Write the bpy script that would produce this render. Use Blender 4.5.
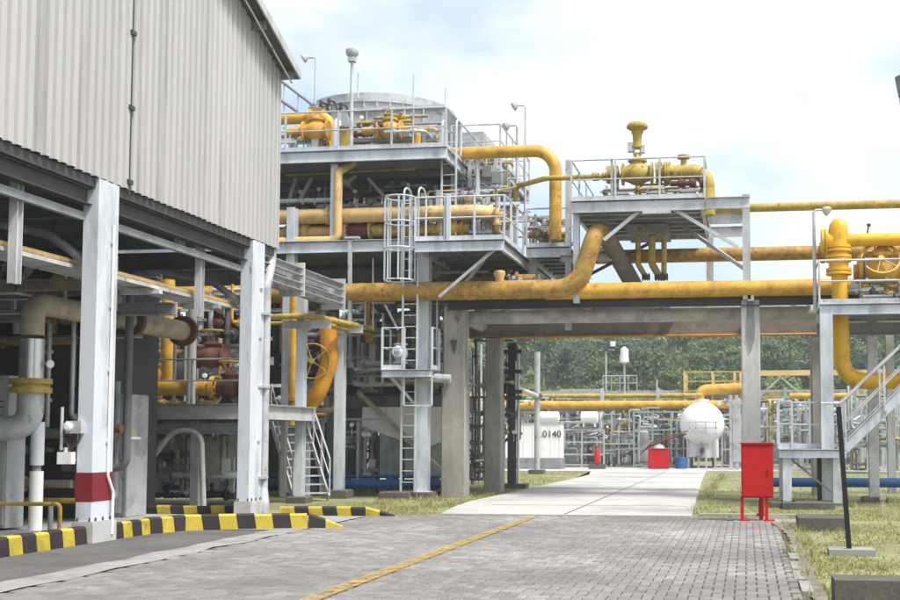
import bpy, bmesh, math, random
from math import sin, cos, tan, atan, pi, radians, sqrt
from mathutils import Vector, Matrix, noise
rnd = random.Random(11)
for o in list(bpy.data.objects): bpy.data.objects.remove(o)
scene = bpy.context.scene
col = scene.collection

# ------------------------------------------------------------------ camera
FPX, CXP, SHY, CAMH = 1150.0, 590.0, 68.0, 1.6        # focal length in photo pixels, principal point
YAW = atan(157 / 1150.0); PIT = atan(69 / 1150.0)
cd = bpy.data.cameras.new('camera'); cam = bpy.data.objects.new('camera', cd); col.objects.link(cam)
cd.sensor_width = 36; cd.lens = FPX / 900 * 36
cd.shift_x = -(CXP - 450) / 900; cd.shift_y = SHY / 900
cd.clip_start = 0.1; cd.clip_end = 3000
cam.location = (0, 0, CAMH); cam.rotation_euler = (pi / 2 + PIT, 0, YAW)
scene.camera = cam

# ------------------------------------------------------------------ sky, sun, exposure
SUN_EL, SUN_AZ = radians(58), radians(118)             # azimuth clockwise from +Y
world = bpy.data.worlds.new('World'); scene.world = world; world.use_nodes = True
wn = world.node_tree.nodes; wl = world.node_tree.links
wn.clear()
w_out = wn.new('ShaderNodeOutputWorld'); w_bg = wn.new('ShaderNodeBackground')
w_sky = wn.new('ShaderNodeTexSky'); w_sky.sky_type = 'NISHITA'; w_sky.sun_disc = False
w_sky.sun_elevation = SUN_EL; w_sky.sun_rotation = SUN_AZ; w_sky.air_density = 1.2; w_sky.dust_density = 2.5
w_co = wn.new('ShaderNodeTexCoord'); w_map = wn.new('ShaderNodeMapping'); w_map.inputs['Scale'].default_value = (1, 1, 2.2)
w_map.inputs['Location'].default_value = (1.951, .82, 3.061)
w_n = wn.new('ShaderNodeTexNoise'); w_n.inputs['Scale'].default_value = 2.1; w_n.inputs['Detail'].default_value = 7; w_n.inputs['Roughness'].default_value = .52
w_r = wn.new('ShaderNodeValToRGB'); w_r.color_ramp.elements[0].position = .41; w_r.color_ramp.elements[0].color = (.14,)*3 + (1,)
w_r.color_ramp.elements[1].position = .60; w_r.color_ramp.elements[1].color = (1, 1, 1, 1)
w_mix = wn.new('ShaderNodeMix'); w_mix.data_type = 'RGBA'
w_mix.inputs['B'].default_value = (5.6, 5.72, 5.85, 1)
wl.new(w_co.outputs['Generated'], w_map.inputs['Vector']); wl.new(w_map.outputs[0], w_n.inputs['Vector'])
wl.new(w_n.outputs['Fac'], w_r.inputs['Fac']); wl.new(w_r.outputs['Color'], w_mix.inputs['Factor'])
wl.new(w_sky.outputs[0], w_mix.inputs['A']); wl.new(w_mix.outputs['Result'], w_bg.inputs['Color'])
w_bg.inputs['Strength'].default_value = .1
wl.new(w_bg.outputs[0], w_out.inputs[0])
sd = bpy.data.lights.new('sun', 'SUN'); sun = bpy.data.objects.new('sun', sd); col.objects.link(sun)
sd.energy = 2.2; sd.angle = radians(12); sd.color = (1, .955, .88)
sv = Vector((sin(SUN_AZ) * cos(SUN_EL), cos(SUN_AZ) * cos(SUN_EL), sin(SUN_EL)))
sun.rotation_euler = (-sv).to_track_quat('-Z', 'Y').to_euler()
sun.location = (20, -20, 40)
vs = scene.view_settings
vs.view_transform = 'Standard'; vs.look = 'None'; vs.gamma = 1; vs.use_curve_mapping = False; vs.exposure = 1.2

# ------------------------------------------------------------------ survey helpers: sight line -> point on a plane of the site
_F = Vector((-sin(YAW) * cos(PIT), cos(YAW) * cos(PIT), sin(PIT))); _R = Vector((cos(YAW), sin(YAW), 0)); _U = _R.cross(_F)
_C = Vector((0, 0, CAMH))
def _ray(x, y): return _F + _R * ((x - CXP) / FPX) + _U * ((300 + SHY - y) / FPX)
def PY(x, y, Y): r = _ray(x, y); return _C + r * (Y / r.y)
def PX(x, y, X): r = _ray(x, y); return _C + r * (X / r.x)
def G(x, y, z=0.0): r = _ray(x, y); return _C + r * ((z - CAMH) / r.z)
def XA(x, Y, y=437): return PY(x, y, Y).x
def ZA(y, Y, x=590): return PY(x, y, Y).z
V = Vector

# ------------------------------------------------------------------ materials
MATS = {}
def mat(name, c, rough=.6, metal=0., var=.12, vs_=2.5, rust=0., rustc=(.13, .05, .018), streak=1.0, bump=0., bs=60, dirt=0., rs=3.0, isl=0., spec=.4):
    m = bpy.data.materials.new(name); m.use_nodes = True
    n = m.node_tree.nodes; l = m.node_tree.links; b = n['Principled BSDF']
    b.inputs['Metallic'].default_value = metal; b.inputs['Specular IOR Level'].default_value = spec
    geo = n.new('ShaderNodeNewGeometry'); mp = n.new('ShaderNodeMapping'); mp.inputs['Scale'].default_value = (1, 1, streak)
    l.new(geo.outputs['Position'], mp.inputs['Vector'])
    def nz(scale, det=6, ro=.6, src=mp.outputs[0]):
        t = n.new('ShaderNodeTexNoise'); t.inputs['Scale'].default_value = scale; t.inputs['Detail'].default_value = det; t.inputs['Roughness'].default_value = ro
        l.new(src, t.inputs['Vector']); return t.outputs['Fac']
    def ramp(src, a, b2, c0=(0, 0, 0, 1), c1=(1, 1, 1, 1)):
        r = n.new('ShaderNodeValToRGB'); e = r.color_ramp.elements
        e[0].position = a; e[1].position = b2; e[0].color = c0; e[1].color = c1
        l.new(src, r.inputs['Fac']); return r.outputs['Color']
    def mix(f, a, b2, typ='MIX'):
        x = n.new('ShaderNodeMix'); x.data_type = 'RGBA'; x.blend_type = typ
        for s, v in ((0, f), (6, a), (7, b2)):
            if hasattr(v, 'is_output') or isinstance(v, bpy.types.NodeSocket): l.new(v, x.inputs[s])
            elif s == 0: x.inputs[0].default_value = v
            else: x.inputs[s].default_value = (*v[:3], 1)
        return x.outputs[2]
    lo = tuple(x * (1 - var) for x in c); hi = tuple(min(1, x * (1 + var)) for x in c)
    cur = mix(ramp(nz(vs_), .3, .7), lo, hi)
    cur = mix(ramp(nz(vs_ * 9, 4), .35, .75), cur, tuple(x * (1 - var * .9) for x in c))
    if isl > 0:
        oi = n.new('ShaderNodeObjectInfo'); ad = n.new('ShaderNodeMath'); ad.operation = 'ADD'
        l.new(geo.outputs['Random Per Island'], ad.inputs[0]); l.new(oi.outputs['Random'], ad.inputs[1])
        fr = n.new('ShaderNodeMath'); fr.operation = 'FRACT'; l.new(ad.outputs[0], fr.inputs[0])
        cur = mix(1.0, cur, ramp(fr.outputs[0], 0, 1, (1 - isl,)*3 + (1,), (1 + isl * .6,)*3 + (1,)), 'MULTIPLY')
    if dirt > 0:
        cur = mix(ramp(nz(rs * .6, 8, .7), .62 - dirt * .4, .80 - dirt * .2), cur, tuple(x * .45 + .012 for x in c))
    if rust > 0:
        mk = ramp(nz(rs, 9, .72), .66 - rust * .3, .74 - rust * .22)
        cur = mix(mk, cur, rustc)
        rr = n.new('ShaderNodeMapRange'); rr.inputs['To Min'].default_value = rough; rr.inputs['To Max'].default_value = .9
        l.new(mk, rr.inputs['Value']); l.new(rr.outputs[0], b.inputs['Roughness'])
        if metal > 0:
            r2 = n.new('ShaderNodeMapRange'); r2.inputs['To Min'].default_value = metal; r2.inputs['To Max'].default_value = 0
            l.new(mk, r2.inputs['Value']); l.new(r2.outputs[0], b.inputs['Metallic'])
    else:
        b.inputs['Roughness'].default_value = rough
    l.new(cur, b.inputs['Base Color'])
    if bump > 0:
        bp = n.new('ShaderNodeBump'); bp.inputs['Strength'].default_value = bump; bp.inputs['Distance'].default_value = .02
        l.new(nz(bs, 5, .6, geo.outputs['Position']), bp.inputs['Height']); l.new(bp.outputs[0], b.inputs['Normal'])
    MATS[name] = m; return m
mat('white', (.60, .65, .70), .5, var=.08, dirt=.40, streak=.25, rust=.10)
mat('white2', (.58, .60, .61), .5, var=.1, dirt=.5, streak=.3, rust=.22)
mat('clad', (.455, .447, .442), .45, var=.07, dirt=.24, streak=.07, spec=.5, isl=.07)
mat('galv', (.58, .605, .62), .5, metal=.35, var=.14, dirt=.35, rust=.18)
mat('grey', (.27, .285, .295), .55, var=.14, dirt=.4, rust=.2)
mat('greylt', (.44, .455, .465), .55, var=.12, dirt=.35, rust=.18)
mat('steel', (.13, .135, .14), .6, var=.25, dirt=.4, rust=.2)
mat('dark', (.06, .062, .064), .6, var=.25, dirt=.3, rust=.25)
mat('darkgreen', (.035, .042, .025), .7, var=.25)
mat('yellow', (.70, .40, .055), .48, var=.2, vs_=1.6, dirt=.42, rust=.2, rs=5, rustc=(.22, .11, .035))
mat('yellowb', (.74, .42, .018), .42, var=.1, dirt=.25, rust=.08, rs=5)
mat('yellowr', (.53, .31, .06), .6, var=.25, vs_=1.5, dirt=.6, rust=.45, rs=6.5, rustc=(.20, .10, .04))
mat('yellowo', (.52, .39, .075), .55, var=.22, dirt=.5, rust=.34, rs=6)
mat('cream', (.68, .47, .20), .5, var=.14, dirt=.3, rust=.2)
mat('orange', (.60, .27, .02), .45, var=.12, dirt=.25, rust=.12)
mat('rustred', (.15, .065, .042), .7, var=.3, rust=.4)
mat('maroon', (.10, .028, .032), .55, var=.2, dirt=.3)
mat('bandred', (.20, .016, .022), .5, var=.15, dirt=.3, streak=.3)
mat('red', (.50, .012, .014), .5, var=.1, dirt=.2, spec=.2)
mat('blue', (.03, .12, .32), .45, var=.15, dirt=.3)
mat('silver', (.62, .63, .63), .3, metal=.75, var=.08, dirt=.25, streak=.4)
mat('aged', (.50, .44, .33), .55, metal=.1, var=.25, dirt=.5, rust=.3, rs=2.2, rustc=(.33, .22, .08))
mat('concrete', (.36, .345, .31), .85, var=.2, dirt=.55, streak=.3, rust=.28, rs=2.0, rustc=(.16, .10, .065), bump=.25, bs=35)
mat('concpipe', (.50, .495, .47), .7, var=.14, dirt=.4, rust=.08)
mat('brownbeam', (.29, .25, .21), .75, var=.2, dirt=.5, rust=.12)
mat('concpale', (.64, .64, .615), .85, var=.1, dirt=.3, streak=.3, rust=.05, bump=.2, bs=35)
mat('footing', (.13, .12, .10), .9, var=.3, dirt=.5, bump=.4, bs=30)
mat('road', (.49, .48, .455), .85, var=.12, vs_=.35, dirt=.34, rs=.45, bump=.15, bs=50)
mat('slab', (.34, .335, .32), .85, var=.15, vs_=.8, dirt=.4, rs=1.0, bump=.2, bs=40)
mat('asphalt', (.15, .148, .147), .9, var=.28, vs_=1.2, dirt=.3, rs=1.5, bump=.6, bs=160)
mat('gutter', (.34, .335, .325), .9, var=.14, vs_=2, dirt=.4, rs=2.5, bump=.4, bs=70)
mat('dirt', (.24, .22, .17), .95, var=.3, vs_=2, dirt=.4, bump=.5, bs=60)
mat('paver', (.325, .31, .297), .88, var=.32, vs_=.35, dirt=.5, rs=.5, isl=.24, bump=.5, bs=140)
mat('joint', (.085, .08, .072), .95, var=.2, bump=.3)
mat('kerby', (.56, .44, .045), .6, var=.14, dirt=.38, rust=.14, rustc=(.10, .085, .05), rs=4, bump=.2, bs=60)
mat('kerbk', (.035, .026, .028), .65, var=.3, dirt=.2, bump=.2, bs=60)
mat('black', (.012, .012, .013), .45, var=.2)
mat('tankwhite', (.82, .82, .81), .4, var=.05, dirt=.12, streak=.3)
mat('teal', (.27, .36, .34), .55, var=.15, dirt=.3)
mat('pale', (.43, .445, .435), .55, var=.14, dirt=.35)
mat('bark', (.28, .25, .20), .9, var=.3)
mat('lens', (.5, .52, .54), .12, var=.05, spec=.8)
mat('hose', (.05, .045, .045), .7)
mat('soil', (.285, .29, .14), .95, var=.3, vs_=.6, dirt=.40, rs=1.1, rust=.25, rustc=(.17, .13, .085), bump=.6, bs=45)
mat('hill', (.11, .15, .06), .95, var=.4, vs_=.3, bump=.5, bs=8)
def leafmat(name, c):
    m = bpy.data.materials.new(name); m.use_nodes = True
    n = m.node_tree.nodes; l = m.node_tree.links; b = n['Principled BSDF']; out = n['Material Output']
    geo = n.new('ShaderNodeNewGeometry'); oi = n.new('ShaderNodeObjectInfo'); ad = n.new('ShaderNodeMath'); ad.operation = 'ADD'
    l.new(geo.outputs['Random Per Island'], ad.inputs[0]); l.new(oi.outputs['Random'], ad.inputs[1])
    fr = n.new('ShaderNodeMath'); fr.operation = 'MULTIPLY'; fr.inputs[1].default_value = .5; l.new(ad.outputs[0], fr.inputs[0])
    r = n.new('ShaderNodeValToRGB'); e = r.color_ramp.elements
    e[0].color = (c[0]*.5, c[1]*.55, c[2]*.6, 1); e[1].color = (c[0]*1.6, c[1]*1.45, c[2]*1.3, 1); l.new(fr.outputs[0], r.inputs['Fac'])
    l.new(r.outputs[0], b.inputs['Base Color']); b.inputs['Roughness'].default_value = .6; b.inputs['Specular IOR Level'].default_value = .25
    t = n.new('ShaderNodeBsdfTranslucent'); l.new(r.outputs[0], t.inputs['Color'])
    mx = n.new('ShaderNodeMixShader'); mx.inputs[0].default_value = .3
    l.new(b.outputs[0], mx.inputs[1]); l.new(t.outputs[0], mx.inputs[2]); l.new(mx.outputs[0], out.inputs['Surface'])
    MATS[name] = m
leafmat('leaf_a', (.145, .215, .115)); leafmat('leaf_b', (.175, .25, .095)); leafmat('leaf_c', (.13, .195, .13)); leafmat('leaf_d', (.18, .23, .09))
leafmat('grass', (.31, .325, .14))
# worn yellow road paint: bare where the paint has gone
m = bpy.data.materials.new('line'); m.use_nodes = True; n_ = m.node_tree.nodes; l_ = m.node_tree.links
b_ = n_['Principled BSDF']; b_.inputs['Base Color'].default_value = (.50, .36, .11, 1); b_.inputs['Roughness'].default_value = .8
g_ = n_.new('ShaderNodeNewGeometry'); t_ = n_.new('ShaderNodeTexNoise'); t_.inputs['Scale'].default_value = 5; t_.inputs['Detail'].default_value = 9; t_.inputs['Roughness'].default_value = .75
r_ = n_.new('ShaderNodeValToRGB'); r_.color_ramp.elements[0].position = .38; r_.color_ramp.elements[1].position = .66
l_.new(g_.outputs['Position'], t_.inputs['Vector']); l_.new(t_.outputs['Fac'], r_.inputs['Fac']); l_.new(r_.outputs[0], b_.inputs['Alpha']); MATS['line'] = m

# ------------------------------------------------------------------ mesh builder
def fillet(pts, rad, n=8):
    pts = [V(p) for p in pts]; out = [pts[0]]
    for i in range(1, len(pts) - 1):
        a, p, b = pts[i-1], pts[i], pts[i+1]
        u = (a - p); w = (b - p); lu, lw = u.length, w.length; u /= lu; w /= lw
        ang = u.angle(w, pi)
        if ang > pi - .03: out.append(p); continue
        d = min(rad / tan(ang / 2), lu * .49, lw * .49); r = d * tan(ang / 2)
        c = p + (u + w).normalized() * (r / sin(ang / 2))
        s, e = p + u * d - c, p + w * d - c
        for k in range(n + 1):
            t = k / n; th = pi - ang
            q = (s * sin((1 - t) * th) + e * sin(t * th)) / sin(th); out.append(c + q)
    out.append(pts[-1]); return out
def frame_of(d):
    d = d.normalized(); up = V((0, 0, 1)) if abs(d.z) < .95 else V((0, 1, 0))
    s = d.cross(up).normalized(); return s, s.cross(d).normalized()
class MB:
    def __init__(s): s.v = []; s.f = []
    def add(s, vs_, fs): o = len(s.v); s.v += [V(p) for p in vs_]; s.f += [tuple(i + o for i in f) for f in fs]; return s
    def box(s, x0, x1, y0, y1, z0, z1):
        return s.add([(x, y, z) for z in (z0, z1) for y in (y0, y1) for x in (x0, x1)], [(0,2,3,1),(4,5,7,6),(0,1,5,4),(2,6,7,3),(0,4,6,2),(1,3,7,5)])
    def prof(s, p, q, pts, up=None):
        p, q = V(p), V(q); d = (q - p).normalized()
        if up is None: sd, u = frame_of(d)
        else: u = V(up); u = (u - d * u.dot(d)).normalized(); sd = d.cross(u)
        k = len(pts); vs_ = [p + sd * a + u * b for a, b in pts] + [q + sd * a + u * b for a, b in pts]
        return s.add(vs_, [tuple(range(k))[::-1], tuple(range(k, 2*k))] + [(i, (i+1) % k, k + (i+1) % k, k + i) for i in range(k)])
    def bar(s, p, q, w, h, up=None):
        return s.prof(p, q, [(-w/2, -h/2), (w/2, -h/2), (w/2, h/2), (-w/2, h/2)], up)
    def ibeam(s, p, q, w, h, t=.016, up=None):
        a, b = w/2, h/2; e = t*.5
        return s.prof(p, q, [(-a,-b),(a,-b),(a,-b+t),(e,-b+t),(e,b-t),(a,b-t),(a,b),(-a,b),(-a,b-t),(-e,b-t),(-e,-b+t),(-a,-b+t)], up)
    def chan(s, p, q, w, h, t=.012, up=None):
        a, b = w/2, h/2
        return s.prof(p, q, [(-a,-b),(a,-b),(a,-b+t),(-a+t,-b+t),(-a+t,b-t),(a,b-t),(a,b),(-a,b)], up)
    def angle(s, p, q, w=.07, t=.008, up=None):
        return s.prof(p, q, [(0,0),(w,0),(w,t),(t,t),(t,w),(0,w)], up)
    def tube(s, pts, r, seg=12, cap=True, radii=None):
        pts = [V(p) for p in pts]; n = len(pts); rings = []
        d0 = (pts[1] - pts[0]).normalized(); sd, u = frame_of(d0)
        for i, p in enumerate(pts):
            d = ((pts[min(i+1, n-1)] - pts[max(i-1, 0)])).normalized()
            ax = d0.cross(d)
            if ax.length > 1e-6:
                R = Matrix.Rotation(d0.angle(d), 3, ax.normalized()); sd = R @ sd; u = R @ u
            d0 = d; rr = radii[i] if radii else r
            rings.append([p + (sd * cos(2*pi*k/seg) + u * sin(2*pi*k/seg)) * rr for k in range(seg)])
        fs = [(i*seg + k, i*seg + (k+1) % seg, (i+1)*seg + (k+1) % seg, (i+1)*seg + k) for i in range(n-1) for k in range(seg)]
        if cap: fs += [tuple(range(seg))[::-1], tuple(range((n-1)*seg, n*seg))]
        return s.add([q for r_ in rings for q in r_], fs)
    def cyl(s, p, q, r, seg=12, r2=None): return s.tube([p, q], r, seg, radii=[r, r2 if r2 is not None else r])
    def lathe(s, p, ax, prof, seg=16):
        p, ax = V(p), V(ax).normalized(); sd, u = frame_of(ax); vs_ = []; fs = []
        for t, r in prof:
            vs_ += [p + ax * t + (sd * cos(2*pi*k/seg) + u * sin(2*pi*k/seg)) * max(r, .0005) for k in range(seg)]
        for i in range(len(prof) - 1):
            for k in range(seg): fs.append((i*seg + k, i*seg + (k+1) % seg, (i+1)*seg + (k+1) % seg, (i+1)*seg + k))
        fs += [tuple(range(seg))[::-1], tuple(range((len(prof)-1)*seg, len(prof)*seg))]
        return s.add(vs_, fs)
    def torus(s, c, ax, R, r, seg=24, sg=8):
        c, ax = V(c), V(ax).normalized(); sd, u = frame_of(ax); vs_ = []; fs = []
        for i in range(seg):
            a = 2*pi*i/seg; d = sd * cos(a) + u * sin(a)
            vs_ += [c + d * (R + r * cos(2*pi*k/sg)) + ax * (r * sin(2*pi*k/sg)) for k in range(sg)]
        for i in range(seg):
            for k in range(sg): fs.append((i*sg + k, ((i+1) % seg)*sg + k, ((i+1) % seg)*sg + (k+1) % sg, i*sg + (k+1) % sg))
        return s.add(vs_, fs)
    def mesh(s, name, mt, off=V((0,0,0)), smooth=None, fix=True):
        me = bpy.data.meshes.new(name); me.from_pydata([tuple(p - off) for p in s.v], [], s.f)
        if fix:
            bm = bmesh.new(); bm.from_mesh(me); bmesh.ops.recalc_face_normals(bm, faces=bm.faces); bm.to_mesh(me); bm.free()
        me.materials.append(MATS[mt])
        if smooth:
            me.polygons.foreach_set('use_smooth', [True] * len(me.polygons)); me.set_sharp_from_angle(angle=radians(smooth))
        return me
LOC = {}
def link(o, parent=None):
    col.objects.link(o)
    if parent is not None: o.parent = parent; LOC[o] = LOC[parent]
    return o
def tag(o, label, cat, group=None, kind=None):
    if label: o['label'] = label
    if cat: o['category'] = cat
    if group: o['group'] = group
    if kind: o['kind'] = kind
    return o
def thing(name, label, cat, loc=(0, 0, 0), group=None):
    o = bpy.data.objects.new(name, None); o.empty_display_size = .2; o.location = loc; LOC[o] = V(loc); col.objects.link(o)
    return tag(o, label, cat, group)
def part(name, mb, mt, parent, smooth=40, label=None):
    o = bpy.data.objects.new(name, mb.mesh(name, mt, LOC[parent], smooth)); link(o, parent)
    if label: o['label'] = label
    return o
def solo(name, mb, mt, label, cat, smooth=40, group=None, kind=None):
    xs = [p.x for p in mb.v]; ys = [p.y for p in mb.v]; zs = [p.z for p in mb.v]
    off = V(((min(xs)+max(xs))/2, (min(ys)+max(ys))/2, min(zs)))
    if kind == 'structure': off = V((0, 0, 0))
    o = bpy.data.objects.new(name, mb.mesh(name, mt, off, smooth)); o.location = off; LOC[o] = off; col.objects.link(o)
    return tag(o, label, cat, group, kind)
def inst(me, name, parent, loc, rz=0):
    o = bpy.data.objects.new(name, me); link(o, parent); o.location = V(loc) - LOC[parent]; o.rotation_euler = (0, 0, rz); return o

# ------------------------------------------------------------------ reusable plant pieces
def pipe(name, label, pts, r, mt, bend=None, flanges=(), cat='pipe', group=None, seg=18, parent=None, fr=1.55, fl=.05, fm=None, sup=()):
    """a pipe run with elbows; flanges = (point, axis) pairs; sup = support shoes"""
    t = parent or thing(name, label, cat, pts[0], group)
    part('run' if not parent else name, MB().tube(fillet(pts, bend or r * 3, 10), r, seg), mt, t, 50)
    fp = fillet(pts, bend or r * 3, 10)
    for a_, b_ in zip(fp[:-1], fp[1:]):
        L_ = (b_ - a_).length
        if r > .1 and L_ > 1.6:
            nn = int(L_/2.4) + 1
            for k_ in range(1, nn + 1):
                c_ = a_.lerp(b_, (k_ - .5)/nn); d_ = (b_ - a_).normalized()
                part('weld_seam', MB().lathe(c_ - d_*.014, d_, [(0, r*1.0), (.006, r*1.022), (.022, r*1.022), (.028, r*1.0)], seg), mt, t)
    for p, ax in flanges:
        ax = V(ax).normalized(); p = V(p)
        m = MB().lathe(p - ax * fl * 1.1, ax, [(0, r*fr), (fl, r*fr), (fl, r*1.1), (fl*1.2, r*1.1), (fl*1.2, r*fr), (fl*2.2, r*fr)], 20)
        for k in range(10):
            sd, u = frame_of(ax); d = sd * cos(k*pi/5) + u * sin(k*pi/5)
            m.cyl(p + d * r * (fr*.5 + .55) - ax * fl * 1.9, p + d * r * (fr*.5+.55) + ax * fl * 1.9, max(.012, r*.09), 6)
        part('flange', m, fm or mt, t, 35)
    for x, y, z in sup:
        part('pipe_shoe', MB().box(x-.08, x+.08, y-.1, y+.1, z-r-.12, z-r*.8), 'galv', t, 0)
    return t
def wheel(parent, c, ax, R, mt='yellowo', rim=None):
    c, ax = V(c), V(ax).normalized(); sd, u = frame_of(ax)
    m = MB().torus(c, ax, R, rim or R*.075 + .006, 24, 6); m.cyl(c - ax*.04, c + ax*.05, R*.16, 8)
    for k in range(5):
        d = sd * cos(k*2*pi/5) + u * sin(k*2*pi/5); m.cyl(c, c + d * R, rim*.7 if rim else .010 + R*.02, 5)
    return part('handwheel', m, mt, parent, 50)
def valve(name, label, c, ax, r, mt='yellow', stem=V((0,0,1)), act=None, wheelr=None, parent=None, group=None, wm='yellowo'):
    """flanged valve body on a pipe of radius r, bonnet along stem; act: 'wheel' or 'dia' (diaphragm actuator)"""
    c, ax, stem = V(c), V(ax).normalized(), V(stem).normalized()
    t = parent or thing(name, label, 'valve', c, group)
    L = r * 2.2
    part('body', MB().lathe(c - ax*L, ax, [(0, r*1.6), (r*.3, r*1.6), (r*.3, r*1.05), (r*.9, r*1.2), (r*1.5, r*1.55), (L, r*1.7), (2*L-r*1.5, r*1.55), (2*L-r*.9, r*1.2), (2*L-r*.3, r*1.05), (2*L-r*.3, r*1.6), (2*L, r*1.6)], 20), mt, t, 40)
    part('bonnet', MB().lathe(c, stem, [(r*.8, r*1.0), (r*1.7, r*1.0), (r*1.7, r*1.35), (r*2.0, r*1.35), (r*2.0, r*1.0), (r*2.4, r*.5), (r*3.0, r*.3)], 16), mt, t, 40)
    if act == 'wheel':
        R = wheelr or r*1.5
        part('stem', MB().cyl(c + stem*r*2.8, c + stem*r*4.2, r*.14, 8), 'galv', t); wheel(t, c + stem*r*3.7, stem, R, wm)
    return t
SEEN = {}
def railing(t, pts, h=1.1, sp=1.3, mt='galv', r=.022, closed=False, toe=True, ladder_gap=None):
    pts = [V(p) for p in pts]; up = V((0, 0, 1)); seen = SEEN.setdefault(t, [])
    for i in range(len(pts) - 1):
        a, b = pts[i], pts[i+1]; L = (b - a).length; n = max(1, round(L / sp))
        part('top_rail', MB().cyl(a + up*h, b + up*h, r, 8), mt, t)
        part('mid_rail', MB().cyl(a + up*h*.52, b + up*h*.52, r*.8, 8), mt, t)
        if toe: part('toe_board', MB().bar(a + up*.06, b + up*.06, .008, .12, up=(0,0,1)), mt, t, 0)
        for k in range(n + 1):
            p = a.lerp(b, k / n)
            if any((p - q).length < .05 for q in seen): continue
            seen.append(p); part('rail_post', MB().bar(p, p + up*h, .05, .05, up=(1,0,0)), mt, t, 0)
def deck(t, x0, x1, y0, y1, z, fh=.25, mt='galv', jm='grey', joists=5, plate='grey'):
    """grating deck with top at z, channel fascia all round, joists below"""
    part('deck_plate', MB().box(x0+.02, x1-.02, y0+.02, y1-.02, z-.04, z-.005), plate, t, 0)
    h = fh
    part('fascia_beam', MB().chan((x0, y0, z-h/2-.002), (x1, y0, z-h/2-.002), .09, h), mt, t, 0)
    part('fascia_beam', MB().chan((x1, y1, z-h/2-.002), (x0, y1, z-h/2-.002), .09, h), mt, t, 0)
    part('fascia_beam', MB().chan((x0+.06, y1-.06, z-h/2-.004), (x0+.06, y0+.06, z-h/2-.004), .09, h), mt, t, 0)
    part('fascia_beam', MB().chan((x1-.06, y0+.06, z-h/2-.004), (x1-.06, y1-.06, z-h/2-.004), .09, h), mt, t, 0)
    for k in range(joists):
        y = y0 + (y1 - y0) * (k + 1) / (joists + 1)
        part('joist', MB().ibeam((x0+.12, y, z-.05-h*.35), (x1-.12, y, z-.05-h*.35), .1, h*.7), jm, t, 0)
def column(t, x, y, z0, z1, w=.22, mt='white', name='column', foot=True):
    c = part(name, MB().ibeam((x, y, z0), (x, y, z1), w, w, .02, up=(0, 1, 0)), mt, t, 0)
    if foot: part('base_plate', MB().box(x-w*.85, x+w*.85, y-w*.85, y+w*.85, z0, z0+.025), mt, c, 0)
    return c
def footing(x, y, label, w=.55, h=.16, group='concrete footings under the plant'):
    m = MB(); b = .03
    m.add([(x-w/2,y-w/2,-.1),(x+w/2,y-w/2,-.1),(x+w/2,y+w/2,-.1),(x-w/2,y+w/2,-.1),(x-w/2,y-w/2,h-b),(x+w/2,y-w/2,h-b),(x+w/2,y+w/2,h-b),(x-w/2,y+w/2,h-b),
           (x-w/2+b,y-w/2+b,h),(x+w/2-b,y-w/2+b,h),(x+w/2-b,y+w/2-b,h),(x-w/2+b,y+w/2-b,h)],
          [(0,3,2,1),(0,1,5,4),(1,2,6,5),(2,3,7,6),(3,0,4,7),(4,5,9,8),(5,6,10,9),(6,7,11,10),(7,4,8,11),(8,9,10,11)])
    return solo('concrete_footing', m, 'footing', label, 'footing', 0, group)
def ladder(t, x, y, z0, z1, w=.42, mt='white', facing=V((0,-1,0))):
    sd = V((1, 0, 0)) if abs(facing.y) > .5 else V((0, 1, 0)); b = V((x, y, 0)); up = V((0,0,1))
    for s in (-1, 1): part('ladder_rail', MB().bar(b + sd*s*w/2 + up*z0, b + sd*s*w/2 + up*z1, .05, .05, up=(1,0,0)), mt, t, 0)
    me = MB().cyl(-sd*w/2, sd*w/2, .013, 6).mesh('rung', mt, smooth=60)
    z = z0 + .25
    while z < z1 - .1: inst(me, 'rung', t, b + up*z); z += .3
def text(name, body, loc, size, mt, parent, rot=(pi/2, 0, 0), ext=.003):
    cu = bpy.data.curves.new(name, 'FONT'); cu.body = body; cu.size = size; cu.extrude = ext; cu.align_x = 'LEFT'
    tmp = bpy.data.objects.new('tmp', cu); col.objects.link(tmp); dg = bpy.context.evaluated_depsgraph_get()
    me = bpy.data.meshes.new_from_object(tmp.evaluated_get(dg)); bpy.data.objects.remove(tmp); bpy.data.curves.remove(cu)
    me.materials.clear(); me.materials.append(MATS[mt])
    o = bpy.data.objects.new(name, me); link(o, parent); o.location = V(loc) - LOC[parent]; o.rotation_euler = rot; return o
# ================================================================== GROUND
m = MB(); N = 24
xs = [-400, -60, -30] + [-20 + i*2 for i in range(16)] + [30, 60, 400]; ys = [-60, 0] + [5 + i*3 for i in range(20)] + [80, 130, 400]
for j, y in enumerate(ys):
    for i, x in enumerate(xs): m.v.append(V((x, y, -.03)))
for j in range(len(ys)-1):
    for i in range(len(xs)-1):
        a = j*len(xs) + i; m.f.append((a, a+1, a+1+len(xs), a+len(xs)))
solo('ground', m, 'soil', None, None, 0, kind='structure')
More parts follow.
